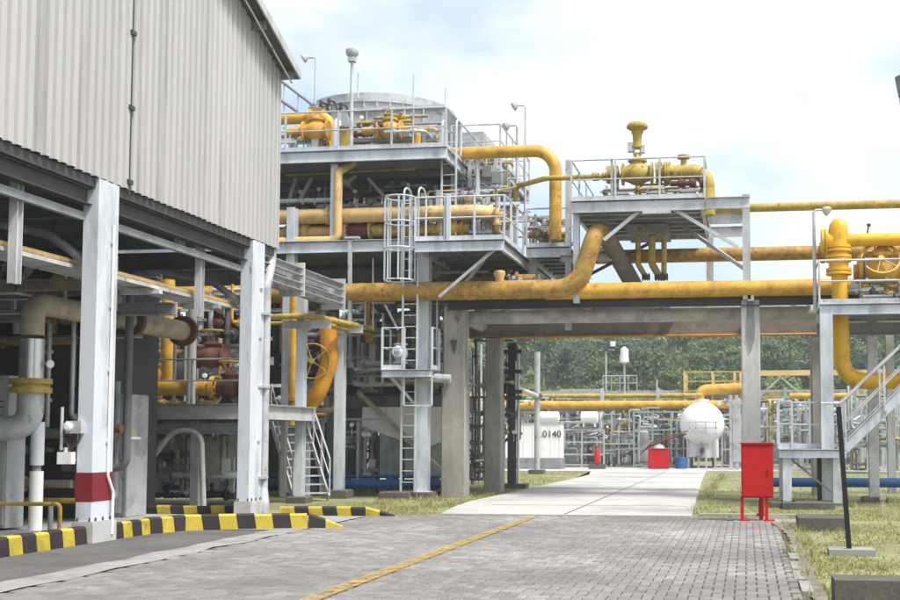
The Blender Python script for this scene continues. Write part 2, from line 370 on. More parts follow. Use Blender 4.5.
# paved yard: joint bed with block pavers
XL, XR, YP0, YP1 = -7.62, .66, 8.6, 23.2
yard = solo('paved_yard', MB().box(XL-.45, XR+.02, -8, YP1, -.2, -.014), 'joint', None, None, 0, kind='structure')
def paver_mesh(l, w, b=.009, z0=-.05):
    m = MB(); x, y = l/2, w/2
    m.add([(-x,-y,z0),(x,-y,z0),(x,y,z0),(-x,y,z0),(-x,-y,-b),(x,-y,-b),(x,y,-b),(-x,y,-b),(-x+b,-y+b,0),(x-b,-y+b,0),(x-b,y-b,0),(-x+b,y-b,0)],
          [(0,1,5,4),(1,2,6,5),(2,3,7,6),(3,0,4,7),(4,5,9,8),(5,6,10,9),(6,7,11,10),(7,4,8,11),(8,9,10,11)])
    return m
cells = []
W = .115; L = 2 * W
for i in range(-160, 160):
    for j in range(-10, 160):
        k = (i + j) % 4            # herringbone: two orientations on a W grid
        x, y = XL + (i) * W, YP0 + j * W
        if k == 0: cx, cy, rz = x + W, y + W/2, 0
        elif k == 2: cx, cy, rz = x + W/2, y + W, 1
        else: continue
        hx, hy = (W, W/2) if rz == 0 else (W/2, W)
        if cx - hx < XL or cx + hx > XR - .1 or cy - hy < YP0 or cy + hy > YP1: continue
        cells.append((cx, cy, rz))
def onscreen(x, y):
    d = V((x, y, 0)) - _C; w = d.dot(_F); px = CXP + FPX*d.dot(_R)/w; py = 300 + SHY - FPX*d.dot(_U)/w
    return (-20 < px < 920 and py < 603), px, py, w
near = sorted([c for c in cells if onscreen(c[0], c[1])[0]], key=lambda c: onscreen(c[0], c[1])[3])
nearset = set(near[:300])
pm = [paver_mesh(L - .013, W - .013).mesh('paver', 'paver', smooth=0), paver_mesh(W - .013, L - .013).mesh('paver', 'paver', smooth=0)]
mb = MB(); pr = random.Random(5)
proto = [paver_mesh(L - .013, W - .013), paver_mesh(W - .013, L - .013)]
vlist = []; flist = []
for c in cells:
    dz = pr.uniform(-.004, .003) + .006 * noise.noise(V((c[0]*.9, c[1]*.9, 0)))
    if c in nearset: inst(pm[c[2]], 'paver', yard, (c[0], c[1], dz)); continue
    o = len(vlist); tx, ty = pr.uniform(-.02, .02), pr.uniform(-.02, .02)
    for p in proto[c[2]].v: vlist.append((p.x + c[0], p.y + c[1], p.z + dz + p.x*tx + p.y*ty))
    for f in proto[c[2]].f: flist.append(tuple(q + o for q in f))
me = bpy.data.meshes.new('paver_field'); me.from_pydata(vlist, [], flist); me.materials.append(MATS['paver'])
o = link(bpy.data.objects.new('paver_field', me), yard); o['kind'] = 'stuff'
# concrete edging stones on the right edge of the yard
for k in range(14):
    y = 9 + k*1.02
    if y > 17 or y < 12: continue
    xo_ = pr.uniform(-.05, .05); part('edging_stone', MB().box(XR-.1+xo_, XR+.02+xo_, y+pr.uniform(0, .3), y+1.0, -.1, .012+pr.uniform(-.008,.01)), 'gutter', yard, 0)
for yy, ya_, n_ in ((1, 9, 60),):
    m = MB(); pts_ = []
    for k in range(75):
        y = 9 + k*.2; w_ = .14 + .16*abs(noise.noise(V((y*.9, 2, 7)))) + .07*noise.noise(V((y*4, 3, 7))) + .35*max(0, (y-19.5)/4)
        pts_.append((y, XR - w_ + .12))
    for y, x in pts_: m.v += [V((x, y, .009)), V((XR + .12 + .1*noise.noise(V((y*2, 9, 1))), y, .009))]
    for k in range(74): m.f.append((2*k, 2*k+1, 2*k+3, 2*k+2))
    solo('dirt_edge', m, 'dirt', None, None, 0, kind='structure')
# asphalt apron and gutter strip along the shed
solo('asphalt_apron', MB().box(-9.86, -8.12, 2, 18.95, -.2, -.004), 'asphalt', None, None, 0, kind='structure')
m = MB(); gp = []
for k in range(40):
    y = 2 + k * .45; gp.append((y, -8.13 + .14*noise.noise(V((y*1.3, 1, 0))), -7.6 + .16*noise.noise(V((y*1.1, 5, 0)))))
for k, (y, a, b) in enumerate(gp): m.v += [V((a, y, .004)), V((b, y, .004))]
for k in range(len(gp)-1): m.f.append((2*k, 2*k+1, 2*k+3, 2*k+2))
solo('gutter_strip', m, 'gutter', None, None, 0, kind='structure')
# shed floor and forecourt between the two kerbs
solo('shed_floor', MB().box(-40, -9.88, -6, 22.45, -.2, .012), 'slab', None, None, 0, kind='structure')
m = MB(); m.add([(-9.87, 18.96, .006), (-7.63, 18.96, .006), (-7.63, 22.5, .006), (-9.87, 22.5, .006)], [(0,1,2,3)])
solo('forecourt', m, 'slab', None, None, 0, kind='structure')
# concrete service road with its flare and the far apron
le = [(447,513),(456,507),(470,502),(500,495.5),(540,487),(575,479),(592,474)]
L_ = [G(x, y) for x, y in le]; L_[0].y = YP1 + .02
edge_l = [(p.x, p.y) for p in L_] + [(-6.6, 48), (-7.2, 53), (-30, 54.5), (-30, 66)]
edge_r = [(-1.12, YP1 + .02), (-1.2, 26), (-1.45, 35), (-1.75, 46), (-1.9, 54), (30, 55), (30, 66)]
m = MB(); poly = edge_r + edge_l[::-1]
m.add([(x, y, .022) for x, y in poly] + [(x, y, -.15) for x, y in poly], [tuple(range(len(poly)))] + [(i, (i+1) % len(poly), len(poly) + (i+1) % len(poly), len(poly)+i) for i in range(len(poly))])
solo('service_road', m, 'road', None, None, 0, kind='structure')
m = MB(); m.box(-1.0, 1.7, 23.9, 24.15, -.1, .018); solo('drain_slab', m, 'slab', None, None, 0, kind='structure')
# yellow line
m = MB(); m.box(-4.36, -4.16, 3, YP1-.3, .0125, .0135); solo('yellow_line', m, 'line', None, None, 0, kind='structure')

# ================================================================== KERBS
def kerb(label, path, w=.16, h=.26, step=.30, start=0, taper=False):
    t = thing('striped_kerb', label, 'kerb', path[0] + (0,) if len(path[0]) == 2 else path[0], 'yellow and black kerbs')
    k = start
    for i in range(len(path) - 1):
        a, b = V((*path[i], 0)), V((*path[i+1], 0)); L = (b - a).length; n = max(1, round(L / step)); d = (b - a) / n; u = d.normalized(); s = V((-u.y, u.x, 0))
        for q in range(n):
            p0, p1 = a + d * q + u * .003, a + d * (q+1) - u * .003
            last = taper and i == len(path) - 2 and q >= n - 2
            h0, h1 = h, h
            if last: h0, h1 = (h, h*.6) if q == n-2 else (h*.6, h*.08)
            j = pr.uniform(-.012, .012); c = .03; h0 += pr.uniform(-.008, .008)*(not last); h1 = h1 if last else h0
            m = MB(); vv = []
            for p, hh in ((p0, h0), (p1, h1)):
                for off, z in ((-w/2, -.1), (-w/2, hh - min(c, hh*.4)), (-w/2 + c, hh), (w/2 - c, hh), (w/2, hh - min(c, hh*.4)), (w/2, -.1)):
                    vv.append(p + s*(off + j) + u*(.06*(1 - max(z, 0)/h) - .03)*(not last) + V((0, 0, z)))
            m.add(vv, [(0,1,2,3,4,5), (11,10,9,8,7,6)] + [(x, x+6, (x+1) % 6 + 6, (x+1) % 6) for x in range(6)])
            part('kerb_block', m, 'kerby' if k % 2 else 'kerbk', t, 0); k += 1
    return t
kerb('yellow and black kerb along the dark asphalt, left of the red banded column', [(-9.92, 8.0), (-9.92, 16.2)])
kerb('yellow and black kerb bending out in front of the shed, nearest the paved yard', [(-9.92, 16.95), (-9.86, 18.0), (-9.62, 18.75), (-9.35, 18.92), (-7.12, 19.75)], taper=True)
kerb('low yellow and black kerb at the back, crossing behind the bent kerb', [(-16, 22.6), (-10.35, 22.62)], h=.18)
kerb('yellow and black kerb ending in a point beside the weedy ground', [(-9.45, 22.62), (-7.1, 22.72)], h=.18, taper=True, start=1)

# ================================================================== SHED
XW = -9.86                                  # cladding plane
ZB = 5.58                                   # bottom of the cladding
YC = 23.0                                   # far corner
SL = .39                                    # roof pitch
def ztop(y): return 9.42 + (22.95 - y) * SL if y > 10 else 9.42 + 12.95*SL - (10 - y) * SL
shed = thing('industrial_shed', 'large open-sided shed with grey ribbed cladding on tall white columns', 'shed', (-10, 16.8, 0))
pitch = .21
def clad_sheet(y0, n, ztopf, zb, x, dirx=1):
    """n ribs starting at y0, standing on plane X = x"""
    pr_ = [(0, 0), (.05, 0), (.068, .05), (.185, .05), (.203, 0), (pitch, 0)]
    m = MB(); k = 0
    for i in range(n):
        for j, (dy, dx) in enumerate(pr_[:-1] if i < n-1 else pr_):
            y = y0 + i*pitch + dy
            m.v += [V((x + dx*dirx, y, zb)), V((x + dx*dirx, y, ztopf(y) - .02))]
            if k: m.f.append((2*k-2, 2*k, 2*k+1, 2*k-1))
            k += 1
    return m
y = YC - 5*pitch*17
for s in range(17):
    o = part('cladding_sheet', clad_sheet(y + .003, 5, ztop, ZB + pr.uniform(-.006, .006), XW + (s % 2)*.004), 'clad', shed, 0); y += 5*pitch
part('corner_flashing', MB().box(XW-.12, XW+.055, YC, YC+.07, ZB-.01, ztop(YC)-.05), 'clad', shed, 0)
m = MB(); m.box(XW-.16, XW-.02, 4, YC+.03, ZB-.16, ZB+.0); part('bottom_girt', m, 'dark', shed, 0)
# roof with overhang on the gable side
XO = -9.47; XI = -34
for x0, x1 in ((XI, XO),):
    for ya, yb in ((YC + .16, 10), (10, -4)):
        za, zb = 9.42 + (22.95 - ya)*SL if ya > 10 else ztop(ya), ztop(yb) if yb != 10 else 9.42 + 12.95*SL
        up = .03
        m = MB(); nx = 110
        for i in range(nx + 1):
            x = x0 + (x1 - x0)*i/nx; dz = (.05 if i % 2 else .0) + up
            m.v += [V((x, ya, za + dz)), V((x, yb, zb + dz)), V((x, ya, za + dz + .012)), V((x, yb, zb + dz + .012))]
            if i:
                a = 4*(i-1); b = 4*i
                m.f += [(a, b, b+1, a+1), (a+2, a+3, b+3, b+2), (a, a+2, b+2, b), (a+1, b+1, b+3, a+3)]
        part('roof_sheet', m, 'steel', shed, 0)
za = 9.42 + (22.95 - (YC + .16))*SL
part('barge_board', MB().bar((XO + .02, YC + .18, za + .03), (XO + .02, 10, 9.42 + 12.95*SL + .03), .035, .17, up=(0, 0, 1)), 'clad', shed, 0)
part('eave_gutter', MB().bar((XI, YC + .21, za), (XO + .02, YC + .21, za), .08, .12, up=(0, 0, 1)), 'grey', shed, 0)
for k in range(9):                                          # purlins carried out under the overhang
    y = YC + .02 - k*1.45; z = 9.42 + (22.95 - y)*SL - .09
    part('purlin', MB().chan((XI, y, z), (XO - .05, y, z), .07, .16), 'grey', shed, 0)
part('rake_rod', MB().cyl((XO - .12, YC + .1, ztop(YC+.1) - .2), (XO - .12, 12, ztop(12) - .2), .02, 6), 'galv', shed)
# lightning conductor with clips
cy = PX(128, 100, XW).y
t = thing('lightning_conductor', 'thin dark cable clipped down the grey ribbed cladding', 'cable', (XW + .06, cy, ZB - .1))
part('cable', MB().cyl((XW + .06, cy, ZB - .12), (XW + .06, cy, ztop(cy) - .05), .014, 6), 'dark', t)
for yy in (-45, 32, 108, 183): z = PX(128, yy, XW).z; part('clip', MB().box(XW, XW + .09, cy - .07, cy + .07, z - .035, z + .035), 'dark', t, 0)
# columns on the road side
def shed_column(yc, band=False, top=ZB - .02):
    w, d = .30, .56
    m = MB(); b = .012; x0, x1, y0, y1 = XW - .22, XW + .05, yc - d/2, yc + d/2
    m.prof((0, 0, .0) if False else ((x0+x1)/2, yc, .30), ((x0+x1)/2, yc, top), [(-(x1-x0)/2+b, -d/2), ((x1-x0)/2-b, -d/2), ((x1-x0)/2, -d/2+b), ((x1-x0)/2, d/2-b), ((x1-x0)/2-b, d/2), (-(x1-x0)/2+b, d/2), (-(x1-x0)/2, d/2-b), (-(x1-x0)/2, -d/2+b)], up=(0, 1, 0))
    c = part('column', m, 'white', shed, 0)
    part('base_plinth', MB().box(x0 - .03, x1 + .05, y0 - .04, y1 + .06, 0, .30), 'concpipe', c, 0)
    part('base_plate', MB().box(x0 - .025, x1 + .04, y0 - .03, y1 + .05, .301, .325), 'galv', c, 0)
    for bx, by in ((x1 + .022, yc - .2), (x1 + .022, yc), (x1 + .022, yc + .2), (x0 + .05, y0 - .018), (x0 + .25, y0 - .018)):
        part('anchor_bolt', MB().cyl((bx, by, .325), (bx, by, .38), .014, 6), 'dark', c)
    for zz in (1.5, 2.6, 3.6, 4.6): part('conduit_clip', MB().box(x1 + .001, x1 + .03, yc + .05, yc + .16, zz, zz + .035), 'galv', c, 0)
    if band:
        part('paint_band', MB().box(x0 - .003, x1 + .003, y0 - .003, y1 + .003, .62, 1.06), 'bandred', c, 0, label='dark red painted band near the foot of the column')
    return c
COL1 = PX(93, 480, XW + .05).y + .0; COL2 = 22.1
c1y = 16.55
shed_column(c1y, True); shed_column(COL2); shed_column(11.6); shed_column(6.2)
# rails under the cladding
def zl(py, x): return PX(x, py, XW - .1).z
z_r = 5.02
part('eave_beam', MB().ibeam((XW - .16, 2, ZB - .30), (XW - .16, COL2 - .28, ZB - .30), .18, .26), 'dark', shed, 0)
for a, b in ((2, 11.3), (11.9, c1y - .3), (c1y + .3, COL2 - .3)):
    part('lower_rail', MB().chan((XW - .22, b, 4.98), (XW - .22, a, 4.98), .09, .12), 'grey', shed, 0)
for yy, z0 in ((14.8, 3.75), (PX(205, 260, XW - .22).y, 3.85), (PX(185, 240, XW - .22).y, 4.95)):
    part('hanger', MB().ibeam((XW - .32, yy, z0), (XW - .32, yy, ZB - .15), .13, .13, up=(0, 1, 0)), 'white2', shed, 0)
# inner frame of the shed: rows of dark columns, rafters and back wall
for xx in (-16, -22, -28):
    for yy in (c1y, COL2, 11.6):
        part('inner_column', MB().ibeam((xx, yy, 0), (xx, yy, 9), .26, .32, up=(0, 1, 0)), 'steel', shed, 0)
for xx in (-12.9, -16, -22, -28):
    part('rafter', MB().ibeam((xx, YC - .2, ztop(YC-.2) - .35), (xx, 10, ztop(10.01) - .35), .2, .4), 'steel', shed, 0)
for yy in (c1y, COL2): part('tie_beam', MB().ibeam((XI, yy, 5.2), (XW - .4, yy, 5.2), .2, .36), 'steel', shed, 0)
part('knee_brace', MB().tube(fillet([(XW-.25, c1y - .1, 4.3), (XW-.9, c1y-.1, 4.75), (XW - 2.0, c1y-.1, 5.0)], .6), .07, 8), 'grey', shed)
part('knee_brace', MB().tube(fillet([(XW-.25, COL2 - .1, 4.3), (XW-.9, COL2-.1, 4.75), (XW - 2.0, COL2-.1, 5.0)], .6), .07, 8), 'grey', shed)
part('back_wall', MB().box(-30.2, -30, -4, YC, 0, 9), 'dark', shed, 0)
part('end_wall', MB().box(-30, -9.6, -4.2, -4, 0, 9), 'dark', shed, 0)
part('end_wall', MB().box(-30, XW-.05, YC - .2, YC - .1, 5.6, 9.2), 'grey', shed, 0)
# small fittings on the near column
y0 = c1y - .28
t = thing('conduit', 'thin white conduit running down the red banded column', 'conduit', (XW + .08, c1y + .12, 0))
part('run', MB().tube(fillet([(XW + .075, c1y + .10, 4.9), (XW + .075, c1y + .10, 1.0), (XW + .11, c1y + .20, .75), (XW + .11, c1y + .20, .1)], .1), .022, 8), 'tankwhite', t)
t = thing('switch_box', 'small white switch box hanging left of the red banded column', 'switch box', PX(70, 465, XW - .35))
p = PX(70, 458, XW - .36); part('casing', MB().box(p.x - .10, p.x + .13, y0 - .12, y0 - .01, p.z - .09, p.z + .09), 'tankwhite', t, 0)
part('cable_gland', MB().cyl((p.x, y0 - .06, p.z + .09), (p.x, y0 - .06, p.z + .16), .03, 8), 'galv', t)
part('bracket', MB().bar((p.x + .1, y0 - .06, p.z - .03), (XW - .25, y0 + .02, p.z - .03), .03, .03), 'galv', t, 0)
t = thing('push_button_station', 'round grey alarm button and conduit on the white column above the red band', 'alarm button', PX(80, 440, XW - .3))
p = PX(80, 427, XW - .3)
part('casing', MB().box(p.x - .05, p.x + .20, y0 - .10, y0 + .0, p.z - .10, p.z + .09), 'galv', t, 0)
part('button', MB().lathe((p.x + .0, y0 - .10, p.z), (0, -1, 0), [(0, .07), (.03, .07), (.05, .04), (.06, .04)], 14), 'tankwhite', t)
part('cable_loop', MB().tube(fillet([(p.x + .15, y0 - .04, p.z - .08), (p.x + .15, y0 - .05, p.z - .22), (p.x - .02, y0 - .05, p.z - .36), (p.x - .06, y0 - .05, p.z - .2)], .08), .014, 6), 'hose', t)
part('conduit', MB().cyl((p.x - .14, y0 - .05, p.z - .35), (p.x - .14, y0 - .05, p.z + .30), .025, 8), 'galv', t)
t = thing('downpipe', 'pale grey rainwater downpipe strapped to the far shed column', 'downpipe', (XW - .05, COL2 + .55, 0))
px0 = PX(268, 400, XW + .1)
part('run', MB().tube(fillet([(XW - .1, YC + .05, 5.75), (XW - .1, YC + .05, 5.3), (XW + .02, px0.y, 4.7), (XW + .02, px0.y, .55), (XW + .10, px0.y - .1, .25), (XW + .10, px0.y - .1, .05)], .12), .10, 14), 'greylt', t)
for zz in (.75, 2.6, 4.1): part('strap', MB().box(XW - .09, XW + .13, px0.y - .3, px0.y + .02, zz, zz + .05), 'galv', t, 0)

# ================================================================== CABLE TRAY WITH YELLOW PIPE along the columns
t = thing('cable_tray', 'rusty tray carrying a thin yellow pipe behind the shed columns', 'cable tray', (-10.7, 16, 3.6))
ZT = 3.70; XT = -10.55
a0 = PX(0, 246, XT); a1 = PX(240, 307, XT); ZT = (a0.z + a1.z)/2
for k in range(9):
    ya = 9.0 + k*1.5; part('tray_section', MB().chan((XT - .1, ya, ZT - .08), (XT - .1, ya + 1.47, ZT - .08), .06, .62, up=(1, 0, 0)), 'greylt' if k % 2 else 'white2', t, 0)
part('tray_pipe', MB().cyl((XT + .12, 8, ZT), (XT + .12, 22.4, ZT), .055, 12), 'cream', t)
part('tray_pipe', MB().cyl((XT - .02, 8, ZT - .02), (XT - .02, 22.4, ZT - .02), .04, 10), 'orange', t)
for yy in (15.0, 19.0, 21.3): part('tray_bracket', MB().box(XT - .45, XT + .3, yy - .06, yy + .06, ZT - .2, ZT - .13), 'white2', t, 0)

# ================================================================== INSIDE THE SHED
# insulated silver riser with elbows
XP = -12.0
pb = PX(30, 420, XP); YP = pb.y
zt = PX(60, 308, XP).z
t = thing('insulated_pipe', 'silver lagged riser with yellow flange bending into a stained pipe inside the shed', 'pipe', (XP, YP, 0))
rr = .19
part('stained_run', MB().tube(fillet([(XP, YP, PX(30, 335, XP).z), (XP, YP, zt), (XP, PX(128, 325, XP).y, zt)], .5, 12), rr, 20), 'aged', t, 50)
part('silver_jacket', MB().lathe((XP, YP, PX(30, 384, XP).z), (0, 0, 1), [(0, rr*1.04), (.35, rr*1.04), (.35, rr*1.08), (.38, rr*1.08), (.38, rr*1.04), (.76, rr*1.04), (.76, rr*1.0)], 22), 'silver', t, 40)
zf = PX(27, 385, XP).z
part('flange', MB().lathe((XP, YP, zf - .13), (0, 0, 1), [(0, rr*1.75), (.09, rr*1.75), (.09, rr*1.5), (.15, rr*1.5), (.15, rr*1.75), (.24, rr*1.75)], 24), 'yellowo', t, 40)
part('lower_elbow', MB().tube(fillet([(XP, YP, zf - .1), (XP, YP, zf - .72), (XP - 3.2, YP - .6, zf - .8)], .55, 12), rr*1.12, 20), 'galv', t, 50)
pw = PX(48, 356, XP)
part('gauge', MB().lathe((XP + .2, YP + .1, zf + .36), (1, -.4, 0), [(0, .02), (.08, .02), (.08, .07), (.12, .07)], 12), 'tankwhite', t)
pf = thing('pipe_support_post', 'white tubular pipe support standing under the silver riser', 'pipe support', (XP, YP + .1, .012))
part('post', MB().cyl((XP + .05, YP + .15, .03), (XP + .05, YP + .15, 1.02), .11, 14), 'tankwhite', pf)
part('saddle', MB().cyl((XP + .05, YP + .15, 1.12), (XP + .05, YP + .15, zf - .62), .11, 14), 'white', pf)
part('screw_jack', MB().cyl((XP + .05, YP + .15, 1.02), (XP + .05, YP + .15, 1.12), .07, 10), 'grey', pf)
part('base_plate', MB().box(XP - .13, XP + .23, YP - .03, YP + .33, .013, .03), 'galv', pf, 0)
# stained pipe continuing in the next bay
pipe('stained_pipe', 'stained buff pipe with a red end seen between the two shed columns', [(XP, PX(129, 325, XP).y, zt), (XP, PX(184, 330, XP).y, zt)], .21, 'aged', flanges=[((XP, PX(130, 325, XP).y, zt), (0, 1, 0)), ((XP, PX(183, 330, XP).y, zt), (0, 1, 0))], fm='rustred')
# control cabinet cut by the left edge of the picture
p = PX(8, 415, -12.5)
t = thing('control_cabinet', 'pale grey control cabinet with black letters at the left edge', 'cabinet', (p.x - .6, p.y, .012))
part('casing', MB().box(p.x - 1.2, p.x - .0, p.y, p.y + .5, .05, 2.65), 'greylt', t, 0)
part('upper_door', MB().box(p.x - 1.15, p.x - .03, p.y - .03, p.y - .002, 1.72, 2.6), 'pale', t, 0)
part('lower_door', MB().box(p.x - 1.15, p.x - .03, p.y - .03, p.y - .002, .1, 1.66), 'pale', t, 0)
text('lettering', 'C', (p.x - .17, p.y - .034, 2.10), .17, 'black', t); text('lettering', '2', (p.x - .17, p.y - .034, 1.02), .17, 'black', t)
# low yellow barrier behind the kerb
t = thing('yellow_barrier', 'low yellow tube barrier on the floor left of the red banded column', 'barrier', G(45, 520))
ya = 17.6; xa, xb = XA(22, ya), XA(62, ya)
part('bar', MB().tube(fillet([(xa - .8, ya, .5), (xb, ya, .5), (xb, ya, .012)], .08), .035, 10), 'yellowo', t)
part('post', MB().cyl((xa + .55, ya, .012), (xa + .55, ya, .47), .04, 10), 'pale', t)
# dark enclosures and panels in the depth of the shed
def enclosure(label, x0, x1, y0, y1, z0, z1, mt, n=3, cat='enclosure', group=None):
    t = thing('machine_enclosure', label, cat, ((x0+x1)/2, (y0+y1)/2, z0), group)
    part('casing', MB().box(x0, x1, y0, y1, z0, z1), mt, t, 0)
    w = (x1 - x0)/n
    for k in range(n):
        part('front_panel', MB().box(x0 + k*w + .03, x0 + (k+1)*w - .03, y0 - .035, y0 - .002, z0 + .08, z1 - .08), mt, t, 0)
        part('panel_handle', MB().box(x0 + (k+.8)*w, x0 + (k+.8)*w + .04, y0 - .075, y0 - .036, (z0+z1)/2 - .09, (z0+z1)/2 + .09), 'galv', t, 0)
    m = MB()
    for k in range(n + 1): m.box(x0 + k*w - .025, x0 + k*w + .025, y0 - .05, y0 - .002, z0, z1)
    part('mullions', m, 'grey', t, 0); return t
enclosure('tall dark machine enclosure behind the silver riser', -26.0, -12.7, 21.0, 23.5, .02, 5.35, 'dark', 9)  # made taller and wider to shut out sky and keep the bay dark
enclosure('grey panelled cabinet with bars beside the red banded column', XA(108, 21.4), XA(127, 21.4), 21.4, 22.2, .02, 2.45, 'greylt', 1, 'cabinet')
for k in range(6):
    x = -16.5 + k*.62; pipe('small_riser', 'thin pipe rising in front of the dark enclosure high inside the shed', [(x, 20.5 + .2*(k % 2), 3.6), (x, 20.5 + .2*(k % 2), 4.6), (x + .4, 20.5, 5.0)], .05 + .02*(k % 3), ['galv', 'white2', 'yellowo'][k % 3], group='thin pipes inside the shed', flanges=[((x, 20.5+.2*(k % 2), 4.1), (0, 0, 1))])
t = thing('pipe_rack', 'dark orange beam and grey rack hanging high inside the near bay', 'rack', (-14, 19, 4))
part('beam', MB().ibeam((-19, 19.2, 4.35), (-10.4, 19.2, 4.35), .2, .2), 'aged', t, 0)
part('beam', MB().ibeam((-19, 19.8, 3.95), (-10.4, 19.8, 3.95), .2, .22), 'grey', t, 0)
for k in range(8): part('rack_post', MB().bar((-18.4 + k*1.0, 19.5, 3.9), (-18.4 + k*1.0, 19.5, 4.9), .06, .06), 'galv', t, 0)
# ================================================================== LOW PLATFORM BEHIND THE SHED
ya = 24.2; zm = ZA(404, ya, 160); xa, xb = XA(-10, ya), XA(262, ya)
t = thing('low_platform', 'grey steel mezzanine with pipes and valves on it behind the shed columns', 'platform', ((xa+xb)/2, ya, 0))
deck(t, xa, xb, ya, 27.4, zm, .34, 'greylt', 'grey', 3)
part('lower_beam', MB().ibeam((xa, ya + .15, zm - .55), (xb, ya + .15, zm - .55), .16, .24), 'grey', t, 0)
for px in (28, 124, 197, 255):
    column(t, XA(px, ya + .3), ya + .3, 0, zm - .42, .2, 'greylt')
column(t, XA(130, ya), ya - .2, 0, zm - .05, .13, 'white2')
railing(t, [(XA(140, ya), ya + .05, zm), (XA(240, ya), ya + .05, zm)], 1.0, 1.5, 'galv', toe=False)
part('knee_arch', MB().tube(fillet([(XA(138, ya), ya + .05, .7), (XA(172, ya), ya + .05, 1.75), (XA(200, ya), ya + .05, 1.75), (XA(204, ya), ya + .05, .05)], .5), .06, 10), 'greylt', t)
xq = XA(145, 25); z = ZA(388, 25, 180)
t = pipe('yellow_header', 'short thick yellow pipe lying on the mezzanine behind the shed', [(xq, 25, z), (XA(218, 25), 25, z)], .18, 'yellow', flanges=[((xq + .15, 25, z), (1, 0, 0)), ((XA(214, 25), 25, z), (1, 0, 0))])
pipe('yellow_riser', 'upright yellow pipe between the two shed columns', [(XA(165, 25.4), 25.4, z), (XA(165, 25.4), 25.4, ZA(280, 25.4, 165))], .15, 'yellow')
valve('gate_valve', 'rusty orange valve at the end of the short yellow pipe', (XA(229, 25), 25, z), (1, 0, 0), .16, 'rustred', act='wheel')
valve('gate_valve', 'small rusty valve with a flange, up behind the short yellow pipe', (XA(210, 26), 26, ZA(357, 26, 210)), (1, 0, 0), .17, 'rustred', act='wheel')
valve('gate_valve', 'yellow valve standing upright on the left end of the short yellow pipe', (XA(152, 25), 25, z + .32), (0, 0, 1), .11, 'yellow', stem=(0, -1, 0))
pipe('grey_pipe', 'pale grey upright pipe crossing the mezzanine between the shed columns', [(XA(190, 24.8), 24.8, zm), (XA(190, 24.8), 24.8, ZA(295, 24.8, 190))], .10, 'greylt')
pipe('thin_grey_pipe', 'thin pale upright pipe beside the yellow riser', [(XA(173, 25), 25, zm), (XA(173, 25), 25, ZA(290, 25, 173))], .04, 'white2')
enclosure('small grey cabinet hanging under the mezzanine', XA(203, 25.4), XA(222, 25.4), 25.4, 25.9, .75, 1.62, 'greylt', 1, 'cabinet')
enclosure('pale box under the right end of the mezzanine', XA(228, 25.2), XA(240, 25.2), 25.2, 25.6, 1.1, 1.75, 'pale', 1, 'cabinet')
valve('gate_valve', 'small white valve low down under the mezzanine', (XA(160, 26.5), 26.5, 1.25), (0, 0, 1), .12, 'tankwhite', stem=(1, -.3, 0), act='wheel')
valve('gate_valve', 'silver valve low down under the arch of the mezzanine', (XA(178, 26.8), 26.8, .9), (0, 0, 1), .13, 'silver', stem=(-1, -.3, 0), act='wheel')
enclosure('wide dark machine skid standing deep behind the mezzanine', -19, -12.2, 33.5, 36, .05, 2.5, 'dark', 6)
t = thing('compressor', 'dark round machine behind the mezzanine railing', 'compressor', (-14.5, 29, zm))
part('casing', MB().lathe((-16.4, 29.2, 3.2), (1, 0, 0), [(0, .3), (.1, .75), (.4, .8), (2.6, .8), (2.9, .75), (3.0, .3), (3.5, .25)], 24), 'dark', t)
part('saddle', MB().box(-16, -15.7, 28.8, 29.6, 0, 2.7), 'dark', t, 0); part('saddle', MB().box(-14.4, -14.1, 28.8, 29.6, 0, 2.7), 'dark', t, 0)
# ================================================================== CHANNEL BRIDGE FROM SHED TO PLANT, TRAY BEYOND
XB = -9.98
t = thing('cable_bridge', 'pair of grey channel rails running from the shed to the plant', 'cable bridge', (XB, 24, 5))
yb = PX(341, 292, XB).y; ye = PX(300, 280, XB).y
for z in (PX(300, 272, XB).z, PX(300, 287, XB).z):
    part('channel', MB().chan((XB, COL2 + .3, z), (XB, yb, z), .16, .17), 'greylt', t, 0); part('channel', MB().chan((XB - .4, yb, z), (XB - .4, COL2 + .3, z), .16, .17), 'grey', t, 0)
for y in (ye, yb): part('end_plate', MB().box(XB - .5, XB + .1, y, y + .05, PX(300, 292, XB).z - .1, PX(300, 267, XB).z + .1), 'white2', t, 0)
for k in range(5): part('rung', MB().box(XB - .4, XB, 23.2 + k*.8, 23.28 + k*.8, PX(300, 287, XB).z - .05, PX(300, 287, XB).z), 'grey', t, 0)
t = thing('tray_frame', 'white frame of two posts holding an olive pipe between shed and plant', 'pipe support', (-10.8, 28, 0))
p3 = PY(302, 318, 27.3); p4 = PY(341, 333, 29.6); zt4 = p3.z + .12
part('post', MB().ibeam((p3.x, 27.3, .1), (p3.x, 27.3, PY(302, 285, 27.3).z), .21, .21, up=(0, 1, 0)), 'white', t, 0)
part('post', MB().ibeam((XA(284, 27.6), 27.6, .1), (XA(284, 27.6), 27.6, 5.2), .13, .13, up=(0, 1, 0)), 'white2', t, 0)
part('post', MB().ibeam((p4.x, 29.6, .14), (p4.x, 29.6, p4.z), .24, .24, up=(0, 1, 0)), 'white', t, 0)
part('cross_arm', MB().chan((XA(281, 27.2), 27.15, zt4 - .3), (XA(330, 27.2), 27.15, zt4 - .3), .08, .2), 'white2', t, 0)
part('cross_arm', MB().chan((XA(324, 29.5), 29.45, p4.z + .08), (XA(362, 29.5), 29.45, p4.z + .08), .08, .2), 'white2', t, 0)
x1 = XA(312, 27.2)
